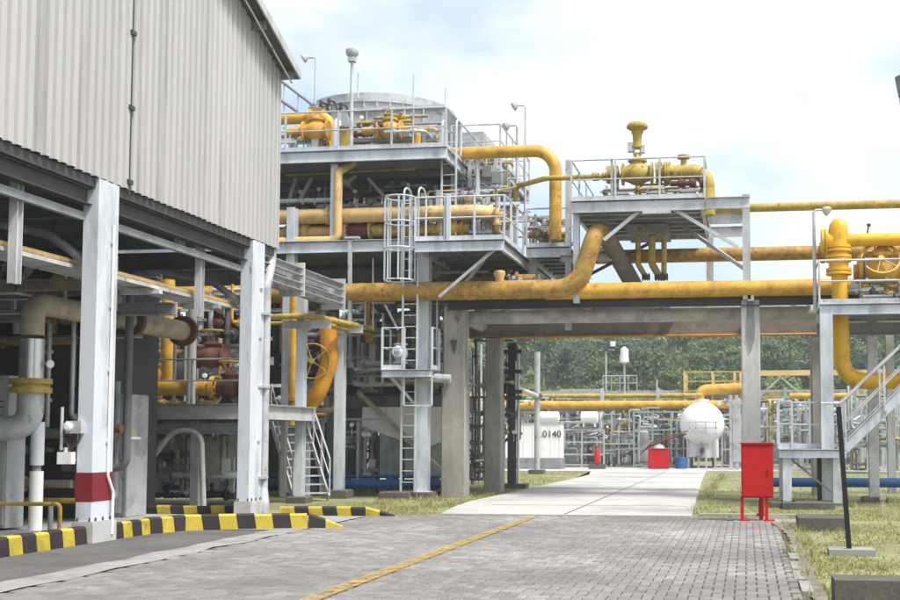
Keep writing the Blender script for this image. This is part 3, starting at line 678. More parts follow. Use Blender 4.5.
pipe('olive_pipe', 'olive yellow pipe on white brackets bending away beside the far shed column', [(XA(262, 27.1), 27.1, zt4 - .1), (x1, 27.1, zt4 - .1), (XA(345, 29.6) + .3, 29.6, zt4 - .1), (XA(380, 31.2), 31.2, zt4 - .1)], .075, 'yellowo', bend=.4)
pipe('olive_pipe', 'thinner olive line under the olive yellow pipe', [(XA(262, 27.3), 27.3, zt4 - .24), (x1 - .1, 27.3, zt4 - .24), (XA(345, 29.6) + .1, 29.7, zt4 - .24), (XA(380, 31.2), 31.4, zt4 - .24)], .045, 'yellowo', bend=.4)
pipe('orange_bend', 'fat orange pipe curving down beside the small stair', [(XA(326, 29.2), 29.2, ZA(318, 29.2, 326)), (XA(329, 29.2), 29.2, ZA(362, 29.2, 329)), (XA(316, 29.2), 29.2, ZA(398, 29.2, 316)), (XA(300, 29.4), 29.4, ZA(412, 29.4, 300))], .22, 'orange', bend=1.3)
pipe('yellow_riser', 'upright yellow pipe with a big handwheel behind the white frame', [(XA(293, 28.6), 28.6, 1.9), (XA(293, 28.6), 28.6, 5.4)], .14, 'yellow', flanges=[((XA(293, 28.6), 28.6, 2.6), (0, 0, 1))])
t = valve('gate_valve', 'dark valve carrying a large thin yellow handwheel', (XA(308, 29.4), 29.4, ZA(362, 29.4, 308)), (0, 0, 1), .14, 'dark', stem=(.1, -1, 0))
wheel(t, (XA(311, 28.9), 28.9, ZA(361, 28.9, 308)), (.15, -1, 0), .46, 'yellowo', .018)
# little stair
t = thing('steel_stair', 'narrow grey steel stair with handrails beside the far shed column', 'stair', (-10.9, 28, 0))
s0 = V((XA(312, 27.9), 27.9, .05)); s1 = V((XA(288, 29.6), 29.6, 2.0)); dirv = (s1 - s0); hd = V((dirv.x, dirv.y, 0)).normalized(); sd_ = V((hd.y, -hd.x, 0))
for s in (-1, 1):
    part('stringer', MB().bar(s0 + sd_*s*.45, s1 + sd_*s*.45, .04, .2, up=(0, 0, 1)), 'greylt', t, 0)
    part('handrail', MB().tube([s0 + sd_*s*.47 + V((0,0,.1)), s0 + sd_*s*.47 + V((0,0,1.0)), s1 + sd_*s*.47 + V((0,0,1.0)), s1 + sd_*s*.47 + V((0,0,0))], .022, 8), 'galv', t)
    part('mid_rail', MB().cyl(s0 + sd_*s*.47 + V((0,0,.55)), s1 + sd_*s*.47 + V((0,0,.55)), .016, 6), 'galv', t)
    for f in (.33, .66): part('baluster', MB().cyl(s0.lerp(s1, f) + sd_*s*.47, s0.lerp(s1, f) + sd_*s*.47 + V((0,0,1.0)), .018, 6), 'galv', t)
for k in range(9):
    p = s0.lerp(s1, (k + .6)/9.2); part('tread', MB().bar(p - sd_*.44, p + sd_*.44, .22, .035, up=(0, 0, 1)), 'greylt', t, 0)
top = s1 + hd * .7
t2 = thing('stair_landing', 'small railed landing at the head of the narrow steel stair', 'platform', top)
deck(t2, s1.x - .75, s1.x + .55, s1.y + .1, s1.y + 1.3, 2.02, .2, 'galv', 'grey', 2)
railing(t2, [(s1.x - .75, s1.y + .1, 2.02), (s1.x - .75, s1.y + 1.3, 2.02), (s1.x + .55, s1.y + 1.3, 2.02)], 1.0, 1.0)
for dx, dy in ((-.7, .2), (.5, .2), (-.7, 1.2), (.5, 1.2)): part('leg', MB().bar((s1.x + dx, s1.y + dy, 0), (s1.x + dx, s1.y + dy, 1.85), .09, .09), 'galv', t2, 0)
footing(p4.x, 29.6, 'small concrete footing under the white post, behind the kerb tip', .6, .2)
footing(p3.x, 27.3, 'small concrete footing at the foot of the narrow steel stair', .5, .14)

# ================================================================== MAIN PLANT STRUCTURE (left of the road)
YF = 29.8
zB = ZA(240, YF, 350); zA = ZA(149, YF, 360)
xAl, xAr = -21.0, XA(445, YF); xBr = XA(440, YF)
lower = thing('plant_structure', 'tall steel plant frame with two pipe decks beside the shed', 'steel structure', (-12, 32, 0))
deck(lower, xAl, xBr, YF, 37, zB, .33, 'white', 'grey', 5)
deck(lower, xAl, xAr, YF, 37, zA, .33, 'white', 'grey', 5)
cx421 = XA(421, YF)
c = column(lower, cx421, YF + .25, .12, zB - .34, .30, 'white'); 
for px, y0, z0, z1 in ((287, YF, .1, ZA(207, YF, 287)), (330, YF + .1, zB, zA - .35), (412, YF + 3.5, zB, zA - .35), (330, 33, 0, zB - .35), (372, 36.4, 0, zB - .35), (430, 36.4, 0, zA - .35), (240, 33, 0, zA-.35), (200, 36.4, 0, zB-.35), (150, YF+.2, 0, zB-.35), (445, 33.4, zB, zA - .4)):
    column(lower, XA(px, y0), y0 + .15, z0, z1, .24 if z0 < 1 else .2, 'white' if y0 < 30.2 else 'grey', foot=z0 < 1)
# bracing between the decks
for a, b in (((300, 200), (312, 178)), ((296, 178), (288, 205)), ((368, 178), (384, 196)), ((345, 185), (356, 176))):
    part('brace', MB().bar(PY(*a, 31.5), PY(*b, 31.5), .09, .09), 'white2', lower, 0)
part('brace', MB().bar(PY(452, 300, 30.1), PY(490, 252, 30.1), .08, .08), 'white2', lower, 0)
part('tie', MB().ibeam((XA(280, 33), 33, zB - .5), (XA(440, 33), 33, zB - .5), .2, .3), 'dark', lower, 0)
for yy in (32.2, 34.6): part('cross_beam', MB().ibeam((xAl, yy, zB - .62), (xBr, yy, zB - .62), .2, .36), 'grey', lower, 0)
railing(lower, [(XA(280, YF), YF + .04, zA), (XA(443, YF), YF + .04, zA), (XA(443, YF), 35, zA)], 1.08, 1.55, 'galv', .024)
railing(lower, [(XA(250, YF)-6, YF + .04, zA), (XA(280, YF), YF + .04, zA)], 1.08, 1.55, 'galv', .024)
# intermediate dark level (machine deck)
mz = ZA(392, 32, 380)
mid = thing('machine_deck', 'dark machine deck half way up under the pipe decks', 'platform', (-12, 33, 0))
deck(mid, -21, XA(440, 32), 33.6, 36.5, mz, .45, 'grey', 'dark', 3, 'dark')
for px in (352, 395, 436): column(mid, XA(px, 33.8), 33.8, 0, mz - .46, .2, 'grey')
part('brace', MB().bar(PY(358, 392, 31.8), PY(443, 472, 31.8), .12, .12), 'aged', mid, 0)
part('brace', MB().bar(PY(438, 392, 33), PY(352, 476, 33), .08, .08), 'dark', mid, 0)
part('brace', MB().bar(PY(425, 405, 33.2), PY(475, 455, 33.2), .07, .07), 'dark', mid, 0)
t = thing('horizontal_drum', 'big dark horizontal drum on the machine deck under the pipes', 'drum', (-10.4, 33.8, mz))
part('shell', MB().lathe((XA(352, 33.8), 33.8, mz + 1.05), (1, 0, 0), [(0, .05), (.08, .5), (.25, .8), (2.6, .8), (2.75, .5), (2.83, .05)], 26), 'grey', t)
part('saddle', MB().box(XA(370, 33.8), XA(370, 33.8) + .2, 33.2, 34.4, mz, mz + .5), 'dark', t, 0); part('saddle', MB().box(XA(420, 33.8), XA(420, 33.8) + .2, 33.2, 34.4, mz, mz + .5), 'dark', t, 0)
part('nozzle', MB().lathe((XA(392, 33.8), 33.8, mz + 1.7), (0, 0, 1), [(0, .2), (.5, .2), (.5, .34), (.6, .34)], 16), 'grey', t)
t = thing('pump_pedestal', 'grey pump body on a bracket at the left of the machine deck', 'pump', (XA(364, 32.2), 32.2, mz))
part('frame', MB().box(XA(359, 32.2), XA(374, 32.2), 32, 32.5, mz, mz + .08), 'grey', t, 0)
part('casing', MB().lathe((XA(366, 32.2), 32.3, mz + .08), (0, 0, 1), [(0, .16), (.3, .12), (.5, .12), (.5, .25), (.6, .25), (.6, .18), (.8, .16)], 14), 'greylt', t)
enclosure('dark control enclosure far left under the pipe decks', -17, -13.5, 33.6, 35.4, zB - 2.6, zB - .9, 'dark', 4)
# dark plenum box, a backdrop for the darkness between the decks
t = thing('cooler_plenum', 'black plenum of the air cooler, a dark backdrop between the two pipe decks', 'air cooler', (-10, 34, zB))
part('box', MB().box(XA(338, 33.2), XA(414, 33.2), 33.2, 36.8, zB + .6, zA - .40), 'dark', t, 0)
for k in range(3):
    cxk = XA(350 + k*24, 33); part('fan_ring', MB().lathe((cxk, 35, zA - .95), (0, 0, 1), [(0, .55), (.25, .55), (.25, .5)], 20), 'grey', t)
part('duct', MB().box(XA(290, 34), XA(330, 34), 34, 36.8, zB + .9, zA - .5), 'dark', t, 0)
# hopper tank
t = thing('hopper_tank', 'white tapered settling tank standing under the plant decks', 'tank', (XA(400, 36), 36, 0))
x0, x1, xm = XA(362, 32.1), XA(447, 32.1), XA(378, 32.1); zt_, zm_, zb_ = ZA(407, 32.1, 400), ZA(436, 32.1, 400), ZA(474, 32.1, 400)
m = MB(); pts = [(x0, zt_), (x1, zt_), (x1, zm_ - .1), (xm + 1.4, zm_ - .35), (xm, zm_ - .1 + .2), (x0, zm_ + .25)]
n = len(pts); m.add([(x, 32.1, z) for x, z in pts] + [(x, 33.3, z) for x, z in pts], [tuple(range(n)), tuple(range(n, 2*n))[::-1]] + [(i, n+i, n+(i+1) % n, (i+1) % n) for i in range(n)])
part('hopper', m, 'tankwhite', t, 0)
part('base', MB().box(xm, x1, 32.2, 33.2, zb_ - .1, zm_ + .1), 'pale', t, 0)
for k in range(4): part('leg', MB().bar((xm + k*.75, 32.08, 0), (xm + k*.75, 32.08, zm_), .08, .08), 'dark', t, 0)
pipe('blue_pipe', 'blue pipe lying low along the ground under the plant', [(-18, 31.0, ZA(483.5, 31, 300)), (XA(446, 31), 31.0, ZA(483.5, 31, 300))], .125, 'blue', flanges=[((XA(390, 31), 31.0, ZA(483.5, 31, 300)), (1, 0, 0))])
pipe('thin_blue_pipe', 'thin blue line just above the low blue pipe under the plant', [(-18, 31.5, ZA(476, 31.5, 300)), (XA(440, 31), 31.5, ZA(476, 31.5, 300))], .05, 'blue')
for px in (160, 230, 320, 400): solo('pipe_sleeper', MB().bar((XA(px, 31.2), 30.8, .12), (XA(px, 31.2), 31.7, .12), .16, .22), 'footing', 'low concrete sleeper carrying the blue pipe under the plant', 'pipe support', 0, 'sleepers under the blue pipe')
footing(cx421, YF + .25, 'concrete footing under the tall white column beside the ladder', .75, .14)
footing(XA(398, 29.7), 29.75, 'long low concrete footing left of the tall white column', .8, .16)

# pipes on the decks -------------------------------------------------
z = ZA(214, 30.3, 400)
creamp = pipe('cream_pipe', 'thick cream pipe on the lower deck passing behind the ladder cage', [(-19, 30.3, z), (XA(486, 30.3), 30.3, z), (XA(505, 31.8), 31.8, z)], .205, 'cream', bend=.5, flanges=[((XA(326, 30.3), 30.3, z), (1, 0, 0))], fl=.03, fr=1.2)
z = ZA(231, 30.5, 350)
t = pipe('buff_pipe', 'buff pipe with a maroon spool and flanges on the lower deck', [(-18, 30.55, z), (XA(342, 30.5), 30.55, z)], .17, 'cream', flanges=[((XA(303, 30.5), 30.55, z), (1, 0, 0)), ((XA(343, 30.5), 30.55, z), (1, 0, 0))])
part('maroon_spool', MB().lathe((XA(344, 30.5), 30.55, z), (1, 0, 0), [(0, .2), (.1, .22), (.5, .22), (.6, .2)], 20), 'maroon', t)
part('yellow_spool', MB().lathe((XA(367, 30.5), 30.55, z), (1, 0, 0), [(0, .26), (.06, .26), (.06, .16), (.35, .18), (1.2, .18), (1.2, .26), (1.28, .26), (1.28, .15), (2.8, .15)], 20), 'yellowo', t)
for px, mt_ in ((295, 'yellowo'), (450, 'yellow')):
    valve('small_valve', f'yellow valve on the lower deck pipe {"beside the shed corner" if px < 300 else "behind the white railing of the access platform"}', (XA(px, 30.5), 30.55, z), (1, 0, 0), .15, mt_, act='wheel', stem=(0, -.3, 1))
zc = ZA(240.5, 30.0, 335)
pipe('cream_riser', 'cream yellow pipe rising from the lower deck to the upper deck', [(-15, 29.95, zc), (XA(335, 29.95), 29.95, zc), (XA(335, 29.95), 29.95, ZA(172, 29.95, 335)), (XA(341, 29.95), 30.6, ZA(158, 29.95, 335))], .115, 'cream', bend=.22)
zc = ZA(197, 30.1, 300)
pipe('white_pipe', 'thin white pipe with a square turn between the decks', [(-14, 30.6, zc), (XA(333, 30.6), 30.6, zc), (XA(333, 30.6), 30.6, zA - .3)], .07, 'white2', bend=.12)
t = creamp
for k, px in enumerate((300, 312, 352, 362, 380)):
    zz = ZA(205, 30.4, px); part('instrument_tap', MB().lathe((XA(px, 30.4), 30.35, zz), (0, 0, 1), [(0, .025), (.05, .025), (.05, .05), (.08, .05), (.08, .02), (.15, .02), (.15, .04), (.17, .04)], 8), 'aged', t)
pipe('thin_olive_pipe', 'thin yellow green line under the upper deck', [(-13, 31, ZA(173, 31, 350)), (XA(413, 31), 31, ZA(171, 31, 350))], .035, 'yellowo')
# upper deck: valve trains
z1 = ZA(114, 30.8, 310); z2 = ZA(131, 30.5, 310)
pipe('yellow_header', 'thick yellow header on the upper deck behind the shed roof edge', [(-18, 31.2, z1), (XA(326, 31.2), 31.2, z1), (XA(326, 31.2), 31.2, zA + .1)], .16, 'yellow', bend=.3, flanges=[((XA(306, 31.2), 31.2, z1), (1, 0, 0)), ((XA(318, 31.2), 31.2, z1), (1, 0, 0))])
t = valve('control_valve', 'big yellow valve body on the upper deck beside the shed roof', (XA(312, 30.5), 30.5, z2), (1, 0, 0), .17, 'yellow', act='wheel', wheelr=.15)
part('inlet_pipe', MB().cyl((XA(283, 30.5), 30.5, z2), (XA(304, 30.5), 30.5, z2), .13, 18), 'yellow', t)
part('support', MB().box(XA(312, 30.5) - .1, XA(312, 30.5) + .1, 30.4, 30.6, zA, z2 - .2), 'galv', t, 0)
m = MB().lathe((XA(333, 30.4), 30.4, zA), (0, 0, 1), [(0, .13), (.75, .13), (.95, .10), (1.05, .03)], 16); solo('white_bottle', m, 'tankwhite', 'white gas bottle standing beside the big yellow valve on the upper deck', 'gas bottle')
m = MB().box(XA(338, 30.4), XA(345, 30.4), 30.3, 30.5, zA, zA + .75); m.box(XA(337, 30.4), XA(346, 30.4), 30.25, 30.55, zA + .75, zA + .8); solo('yellow_box', m, 'yellowo', 'narrow yellow cabinet behind the railing of the upper deck', 'cabinet', 0)
z3 = ZA(130, 30.6, 385)
t = valve('control_valve', 'yellow control valve with bolted bonnet in the middle of the upper deck', (XA(387, 30.6), 30.6, z3), (1, 0, 0), .155, 'yellow', act='wheel', wheelr=.16)
part('inlet_pipe', MB().tube(fillet([(XA(360, 30.6), 30.6, z3), (XA(383, 30.6), 30.6, z3)], .2), .105, 16), 'yellow', t)
part('outlet_pipe', MB().tube(fillet([(XA(391, 30.6), 30.6, z3), (XA(414, 30.6), 30.6, z3), (XA(415, 30.6), 30.6, zA)], .25), .105, 16), 'yellow', t)
part('bonnet_ring', MB().lathe((XA(387, 30.6), 30.6, z3 + .28), (0, 0, 1), [(0, .2), (.06, .2), (.06, .14), (.11, .14), (.11, .19), (.15, .19)], 18), 'yellowo', t)
part('frame', MB().box(XA(368, 30.6), XA(404, 30.6), 30.5, 30.9, zA + .0, zA + .3), 'pale', t, 0)
for k, (px, py) in enumerate(((318, 106), (326, 104), (338, 108))):
    pipe('instrument_line', 'tangled small valves and tubing above the yellow header', [PY(px, py + 8, 31.4), PY(px + 3, py - 4, 31.4), PY(px + 9, py - 2, 31.6), PY(px + 12, py + 9, 31.6)], .03, 'dark', group='tubing above the yellow header', flanges=[(PY(px + 3, py - 2, 31.4), (0, 0, 1))])
# big grey cooler casing and round tank
t = thing('cooler_casing', 'grey panelled cooler casing rising behind the upper deck railing', 'air cooler', (XA(400, 32.5), 34, zA))
x0, x1 = XA(345, 32.6), XA(441, 32.6); zt_ = ZA(109, 32.6, 400)
part('casing', MB().box(x0, x1, 32.6, 34.3, zA + .05, zt_), 'greylt', t, 0)
for k in range(5):
    w = (x1 - x0)/5; part('panel', MB().box(x0 + k*w + .03, x0 + (k+1)*w - .03, 32.57, 32.598, zA + .15, zt_ - .1), 'greylt', t, 0)
    part('stiffener', MB().box(x0 + k*w - .03, x0 + k*w + .025, 32.52, 32.566, zA + .05, zt_), 'galv', t, 0)
for k in range(8): part('side_stiffener', MB().box(x1 + .002, x1 + .08, 32.7 + k*.21, 32.76 + k*.21, zA + .05, zt_), 'grey', t, 0)
part('top_angle', MB().box(x0 - .04, x1 + .06, 32.5, 34.4, zt_, zt_ + .06), 'galv', t, 0)
t = thing('round_tank', 'wide grey round tank showing its curved top above the cooler', 'tank', (XA(380, 37), 37, zA))
rT = 76/1150*37; zt_ = ZA(93, 34.7, 380)
part('shell', MB().lathe((XA(379, 37), 37, zA), (0, 0, 1), [(0, rT), (zt_ - zA - .3, rT), (zt_ - zA - .3, rT + .06), (zt_ - zA - .18, rT + .06), (zt_ - zA - .18, rT), (zt_ - zA, rT), (zt_ - zA + .25, rT*.6), (zt_ - zA + .32, .1)], 56), 'greylt', t)
for k in range(20):
    a = pi + k*pi/19; part('shell_rib', MB().bar((XA(379, 37) + (rT + .02)*cos(a), 37 + (rT + .02)*sin(a), zA), (XA(379, 37) + (rT+.02)*cos(a), 37 + (rT+.02)*sin(a), zt_ - .3), .05, .05), 'galv', t, 0)
# rails and boxes right of the casing
t = thing('upper_walkway', 'railed grey walkway stepping down right of the cooler casing', 'walkway', (XA(490, 33.5), 33.5, zA))
xa, xb = XA(449, 32.8), XA(507, 34); zw = ZA(165, 33.5, 480)
deck(t, xa, xb, 32.8, 37.5, zw, .3, 'white', 'grey', 3)
railing(t, [(xa, 37.4, zw), (xb, 37.4, zw), (xb, 32.85, zw), (xa, 32.85, zw)], 1.05, 1.0, 'galv')
part('cabin', MB().box(XA(452, 34.6), XA(482, 34.6), 34.6, 37, zw, ZA(132, 34.6, 470)), 'greylt', t, 0)
part('cabin_panel', MB().box(XA(456, 34.6), XA(478, 34.6), 34.55, 34.6, zw + .2, ZA(137, 34.6, 470)), 'galv', t, 0)
for px in (452, 470, 490, 503): column(t, XA(px, 33.1), 33.1, zB, zw - .3, .16, 'white2', foot=False)
for a, b in (((466, 190), (473, 152)), ((492, 190), (497, 155)), ((480, 190), (474, 163)), ((455, 200), (468, 166))): part('brace', MB().bar(PY(*a, 32.4), PY(*b, 32.4), .1, .1), 'white', t, 0)
part('cable_box', MB().box(XA(478, 33), XA(500, 33), 32.3, 33, zB + .5, zB + 1.3), 'greylt', t, 0)
part('cross_beam', MB().ibeam((XA(440, 32.2), 32.2, ZA(196, 32.2, 470)), (XA(510, 32.2), 32.2, ZA(196, 32.2, 470)), .15, .2), 'white2', t, 0)
part('cross_beam', MB().ibeam((XA(440, 32.2), 32.2, ZA(182, 32.2, 470)), (XA(500, 32.2), 32.2, ZA(182, 32.2, 470)), .12, .15), 'white2', t, 0)
part('cross_beam', MB().ibeam((XA(450, 32.2), 32.2, ZA(212, 32.2, 470)), (XA(515, 32.2), 32.2, ZA(212, 32.2, 470)), .15, .25), 'greylt', t, 0)
# caged ladder hoops beside the casing
t = thing('roof_ladder', 'white hooped ladder rising right of the upper deck', 'ladder', (XA(446, 30.3), 30.3, zB))
ladder(t, XA(447, 30.4), 30.4, zB + .1, ZA(128, 30.4, 447), .4)
for s in (-1, 1): part('grab_hoop', MB().tube(fillet([(XA(447, 30.4) + s*.2, 30.4, ZA(135, 30.4, 447)), (XA(447, 30.4) + s*.2, 30.4, ZA(119, 30.4, 447)), (XA(447, 30.4) + s*.2, 30.9, ZA(119, 30.4, 447)), (XA(447, 30.4) + s*.2, 30.9, zA)], .2), .03, 8), 'white', t)
# ================================================================== ACCESS PLATFORM IN FRONT
yF = 29.0; zP = ZA(240, yF, 450); xa, xb = XA(413, yF), XA(503, yF)
t = thing('access_platform', 'white railed access platform projecting over the road edge', 'platform', ((xa+xb)/2, yF, zP))
deck(t, xa, xb, yF, 36.4, zP, .3, 'white', 'grey', 7, 'dark')
railing(t, [(xa, yF + .04, zP), (xb, yF + .04, zP), (xb, 31.6, zP)], 1.15, .8, 'white', .028)
part('gate_post', MB().bar((xa + .9, yF + .02, zP), (xa + .9, yF + .02, zP + 1.2), .1, .1), 'white', t, 0)
part('brace', MB().angle((XA(438, yF), yF + .1, ZA(298, yF, 438)), (xb - .25, yF + .1, zP - .3), .09, .01), 'white2', t, 0)
xc, xd = XA(524, 31.5), XA(572, 31.5); zC = ZA(245, 31.5, 550)
t = thing('rear_walkway', 'short white railed walkway behind the access platform', 'walkway', ((xc+xd)/2, 31.5, zC))
deck(t, xb + .05, xd - .1, 31.75, 36.4, zC, .3, 'white', 'grey', 5, 'dark')
railing(t, [(xc, 31.8, zC), (xd, 31.8, zC)], 1.1, .75, 'white', .026)
part('post', MB().ibeam((XA(568, 31.8), 31.85, 4.6), (XA(568, 31.8), 31.85, ZA(160, 31.8, 568)), .16, .16, up=(0, 1, 0)), 'galv', t, 0)
pipe('small_yellow_pipe', 'short yellow pipe with a valve on the rear walkway', [(XA(526, 32.4), 32.4, zC + .45), (XA(566, 32.4), 32.4, zC + .45)], .09, 'yellowo', flanges=[((XA(538, 32.4), 32.4, zC + .45), (1, 0, 0)), ((XA(548, 32.4), 32.4, zC + .45), (1, 0, 0))])
# ladder with cage
xl = XA(409, 29.45); zl0 = .1; zsp = ZA(370, 29.5, 408)
t = thing('caged_ladder', 'white caged ladder climbing beside the tall white column', 'ladder', (xl, 29.4, 0))
ladder(t, xl, 29.45, zsp, zP + 1.3, .40)
ladder(t, XA(408, 29.6), 29.62, .15, zsp, .38)
cxx, cyy, rc = XA(398, 29.3), 29.3, .40
zs_ = [ZA(280, 29.2, 398), ZA(248, 29.2, 398), ZA(222, 29.2, 398), ZA(197, 29.2, 398)]
for zz in zs_:
    part('cage_hoop', MB().tube([(cxx + rc*cos(a), cyy + rc*sin(a), zz) for a in [pi*.0 + k*2*pi/20 for k in range(21)]], .022, 6), 'white', t)
for k in range(8):
    a = k*2*pi/8 + .2; part('cage_bar', MB().bar((cxx + rc*cos(a), cyy + rc*sin(a), zs_[0]), (cxx + rc*cos(a), cyy + rc*sin(a), zs_[-1]), .045, .012), 'white', t, 0)
for s in (-1, 1): part('grab_hoop', MB().tube(fillet([(xl + s*.2, 29.45, zP + 1.1), (xl + s*.2, 29.45, zP + 1.55), (xl + s*.2 + .05, 30, zP + 1.55), (xl + s*.2 + .05, 30, zP)], .25), .028, 8), 'white', t)
t = thing('ladder_landing', 'small white railed landing half way up the caged ladder', 'platform', (xl, 29.4, zsp))
xa, xb = XA(382, 29.3), XA(432, 29.3)
deck(t, xa, xb, 29.2, 30.0, zsp, .2, 'white', 'grey', 1)
railing(t, [(xa, 29.95, zsp), (xa, 29.24, zsp), (XA(404, 29.3), 29.24, zsp)], 1.1, .8, 'white', .022); railing(t, [(xb, 29.24, zsp), (xb, 29.95, zsp)], 1.1, .8, 'white', .022)
part('brace', MB().bar((xa + .2, 29.4, zsp - .2), (cx421 - .1, YF, zsp - 1.0), .07, .07), 'white2', t, 0)
pp = [(XA(404, 29.3), 29.25), (XA(432, 29.3), 29.25)]
m = MB(); [m.bar((x, y, zsp - .95), (x, y, zsp - .2), .04, .04) for x, y in pp]; m.bar((pp[0][0], 29.25, zsp - .95), (pp[1][0], 29.25, zsp - .95), .04, .04); part('lower_guard', m, 'white', t, 0)
pipe('grey_stub_pipe', 'short pale pipe passing from the ladder landing into the concrete pillar', [(XA(424, 29.9), 29.75, ZA(377, 29.8, 440)), (XA(451, 29.9), 29.82, ZA(379, 29.8, 450))], .12, 'white2')
pipe('leaning_rod', 'thin white rod leaning above the ladder landing', [PY(385, 305, 29.6), PY(398, 330, 29.6)], .03, 'white2', cat='rod')
t = valve('small_valve', 'white valve body standing on the ladder landing', (XA(399, 29.6), 29.65, zsp + .45), (0, 0, 1), .12, 'white', stem=(0, -1, .2))
# hanging white post at 350
t = thing('hanging_post', 'slim white post hanging below the lower deck in front of the rusty pipe', 'post', PY(350, 325, 29.6))
part('post', MB().bar(PY(350, 327, 29.6), PY(350, 240, 29.6), .09, .09), 'white2', t, 0); part('cap', MB().box(*[v for v in (XA(343, 29.6), XA(357, 29.6))], 29.52, 29.68, zB, zB + .05), 'white', t, 0)
# dark back screens added to darken the view under the decks
enclosure('tall black back screen added behind the drum under the pipe decks', XA(338, 37), XA(443, 37), 37.2, 39, 2.4, ZA(321, 37.2, 390), 'dark', 5)
enclosure('black back screen added behind the orange bend', XA(262, 37), XA(334, 37), 37.2, 39, .05, ZA(318, 37.2, 300), 'dark', 4)
enclosure('dark back wall added behind the yellow risers of the mezzanine', XA(150, 38), XA(258, 38), 38.2, 40, 1.0, ZA(333, 38.2, 200), 'dark', 6)
t = thing('pipe_bank', 'dark bank of pipes hanging under the lower deck behind the rusty pipe', 'pipe bank', (-11, 33, 5.6))
for k in range(6):
    yy = 31.0 + k*.75; part('bank_pipe', MB().cyl((-20, yy, 5.75 + .18*(k % 2)), (XA(520, yy), yy, 5.75 + .18*(k % 2)), .10 + .04*(k % 3), 12), ['dark', 'grey', 'aged', 'dark', 'brownbeam', 'dark'][k], t)
for px in (300, 360, 420, 480): part('hanger', MB().bar((XA(px, 33), 33, 5.9), (XA(px, 33), 33, zB - .4), .06, .06), 'dark', t, 0)
# crowd of slim white posts, brackets and small lines behind the access platform
t = thing('support_frame', 'crowded white support frame behind the railing of the access platform', 'pipe support', (XA(480, 32), 32, zP))
for px, a, b, Y in ((438, 190, 238, 30.6), (462, 200, 240, 31.2), (478, 188, 240, 31.4), (488, 196, 240, 30.9), (508, 190, 250, 32.6), (515, 200, 252, 33), (470, 165, 200, 32)):
    part('post', MB().bar(PY(px, b, Y), PY(px, a, Y), .1, .1), 'white', t, 0)
for a, b, Y in (((432, 204), (512, 204), 31.6), ((440, 222), (500, 222), 31.9), ((455, 190), (512, 190), 31.9)):
    part('rail', MB().bar(PY(*a, Y), PY(*b, Y), .09, .12), 'greylt', t, 0)
q6 = random.Random(77)
for k in range(14):
    px = q6.uniform(432, 512); py = q6.uniform(196, 236); Y = q6.uniform(31, 33); c0 = PY(px, py, Y)
    part('tubing', MB().tube(fillet([c0, c0 + V((0, 0, q6.uniform(.2, .6))), c0 + V((q6.uniform(-.7, .7), .1, q6.uniform(.3, .6)))], .08, 5), q6.uniform(.02, .05), 8), q6.choice(('white2', 'galv', 'dark', 'yellowo', 'grey')), t)
for px, py in ((447, 168), (459, 175), (486, 172), (496, 178)): part('junction_box', MB().box(XA(px, 32) - .14, XA(px, 32) + .14, 31.9, 32.1, ZA(py, 32, px) - .16, ZA(py, 32, px) + .16), 'pale', t, 0)
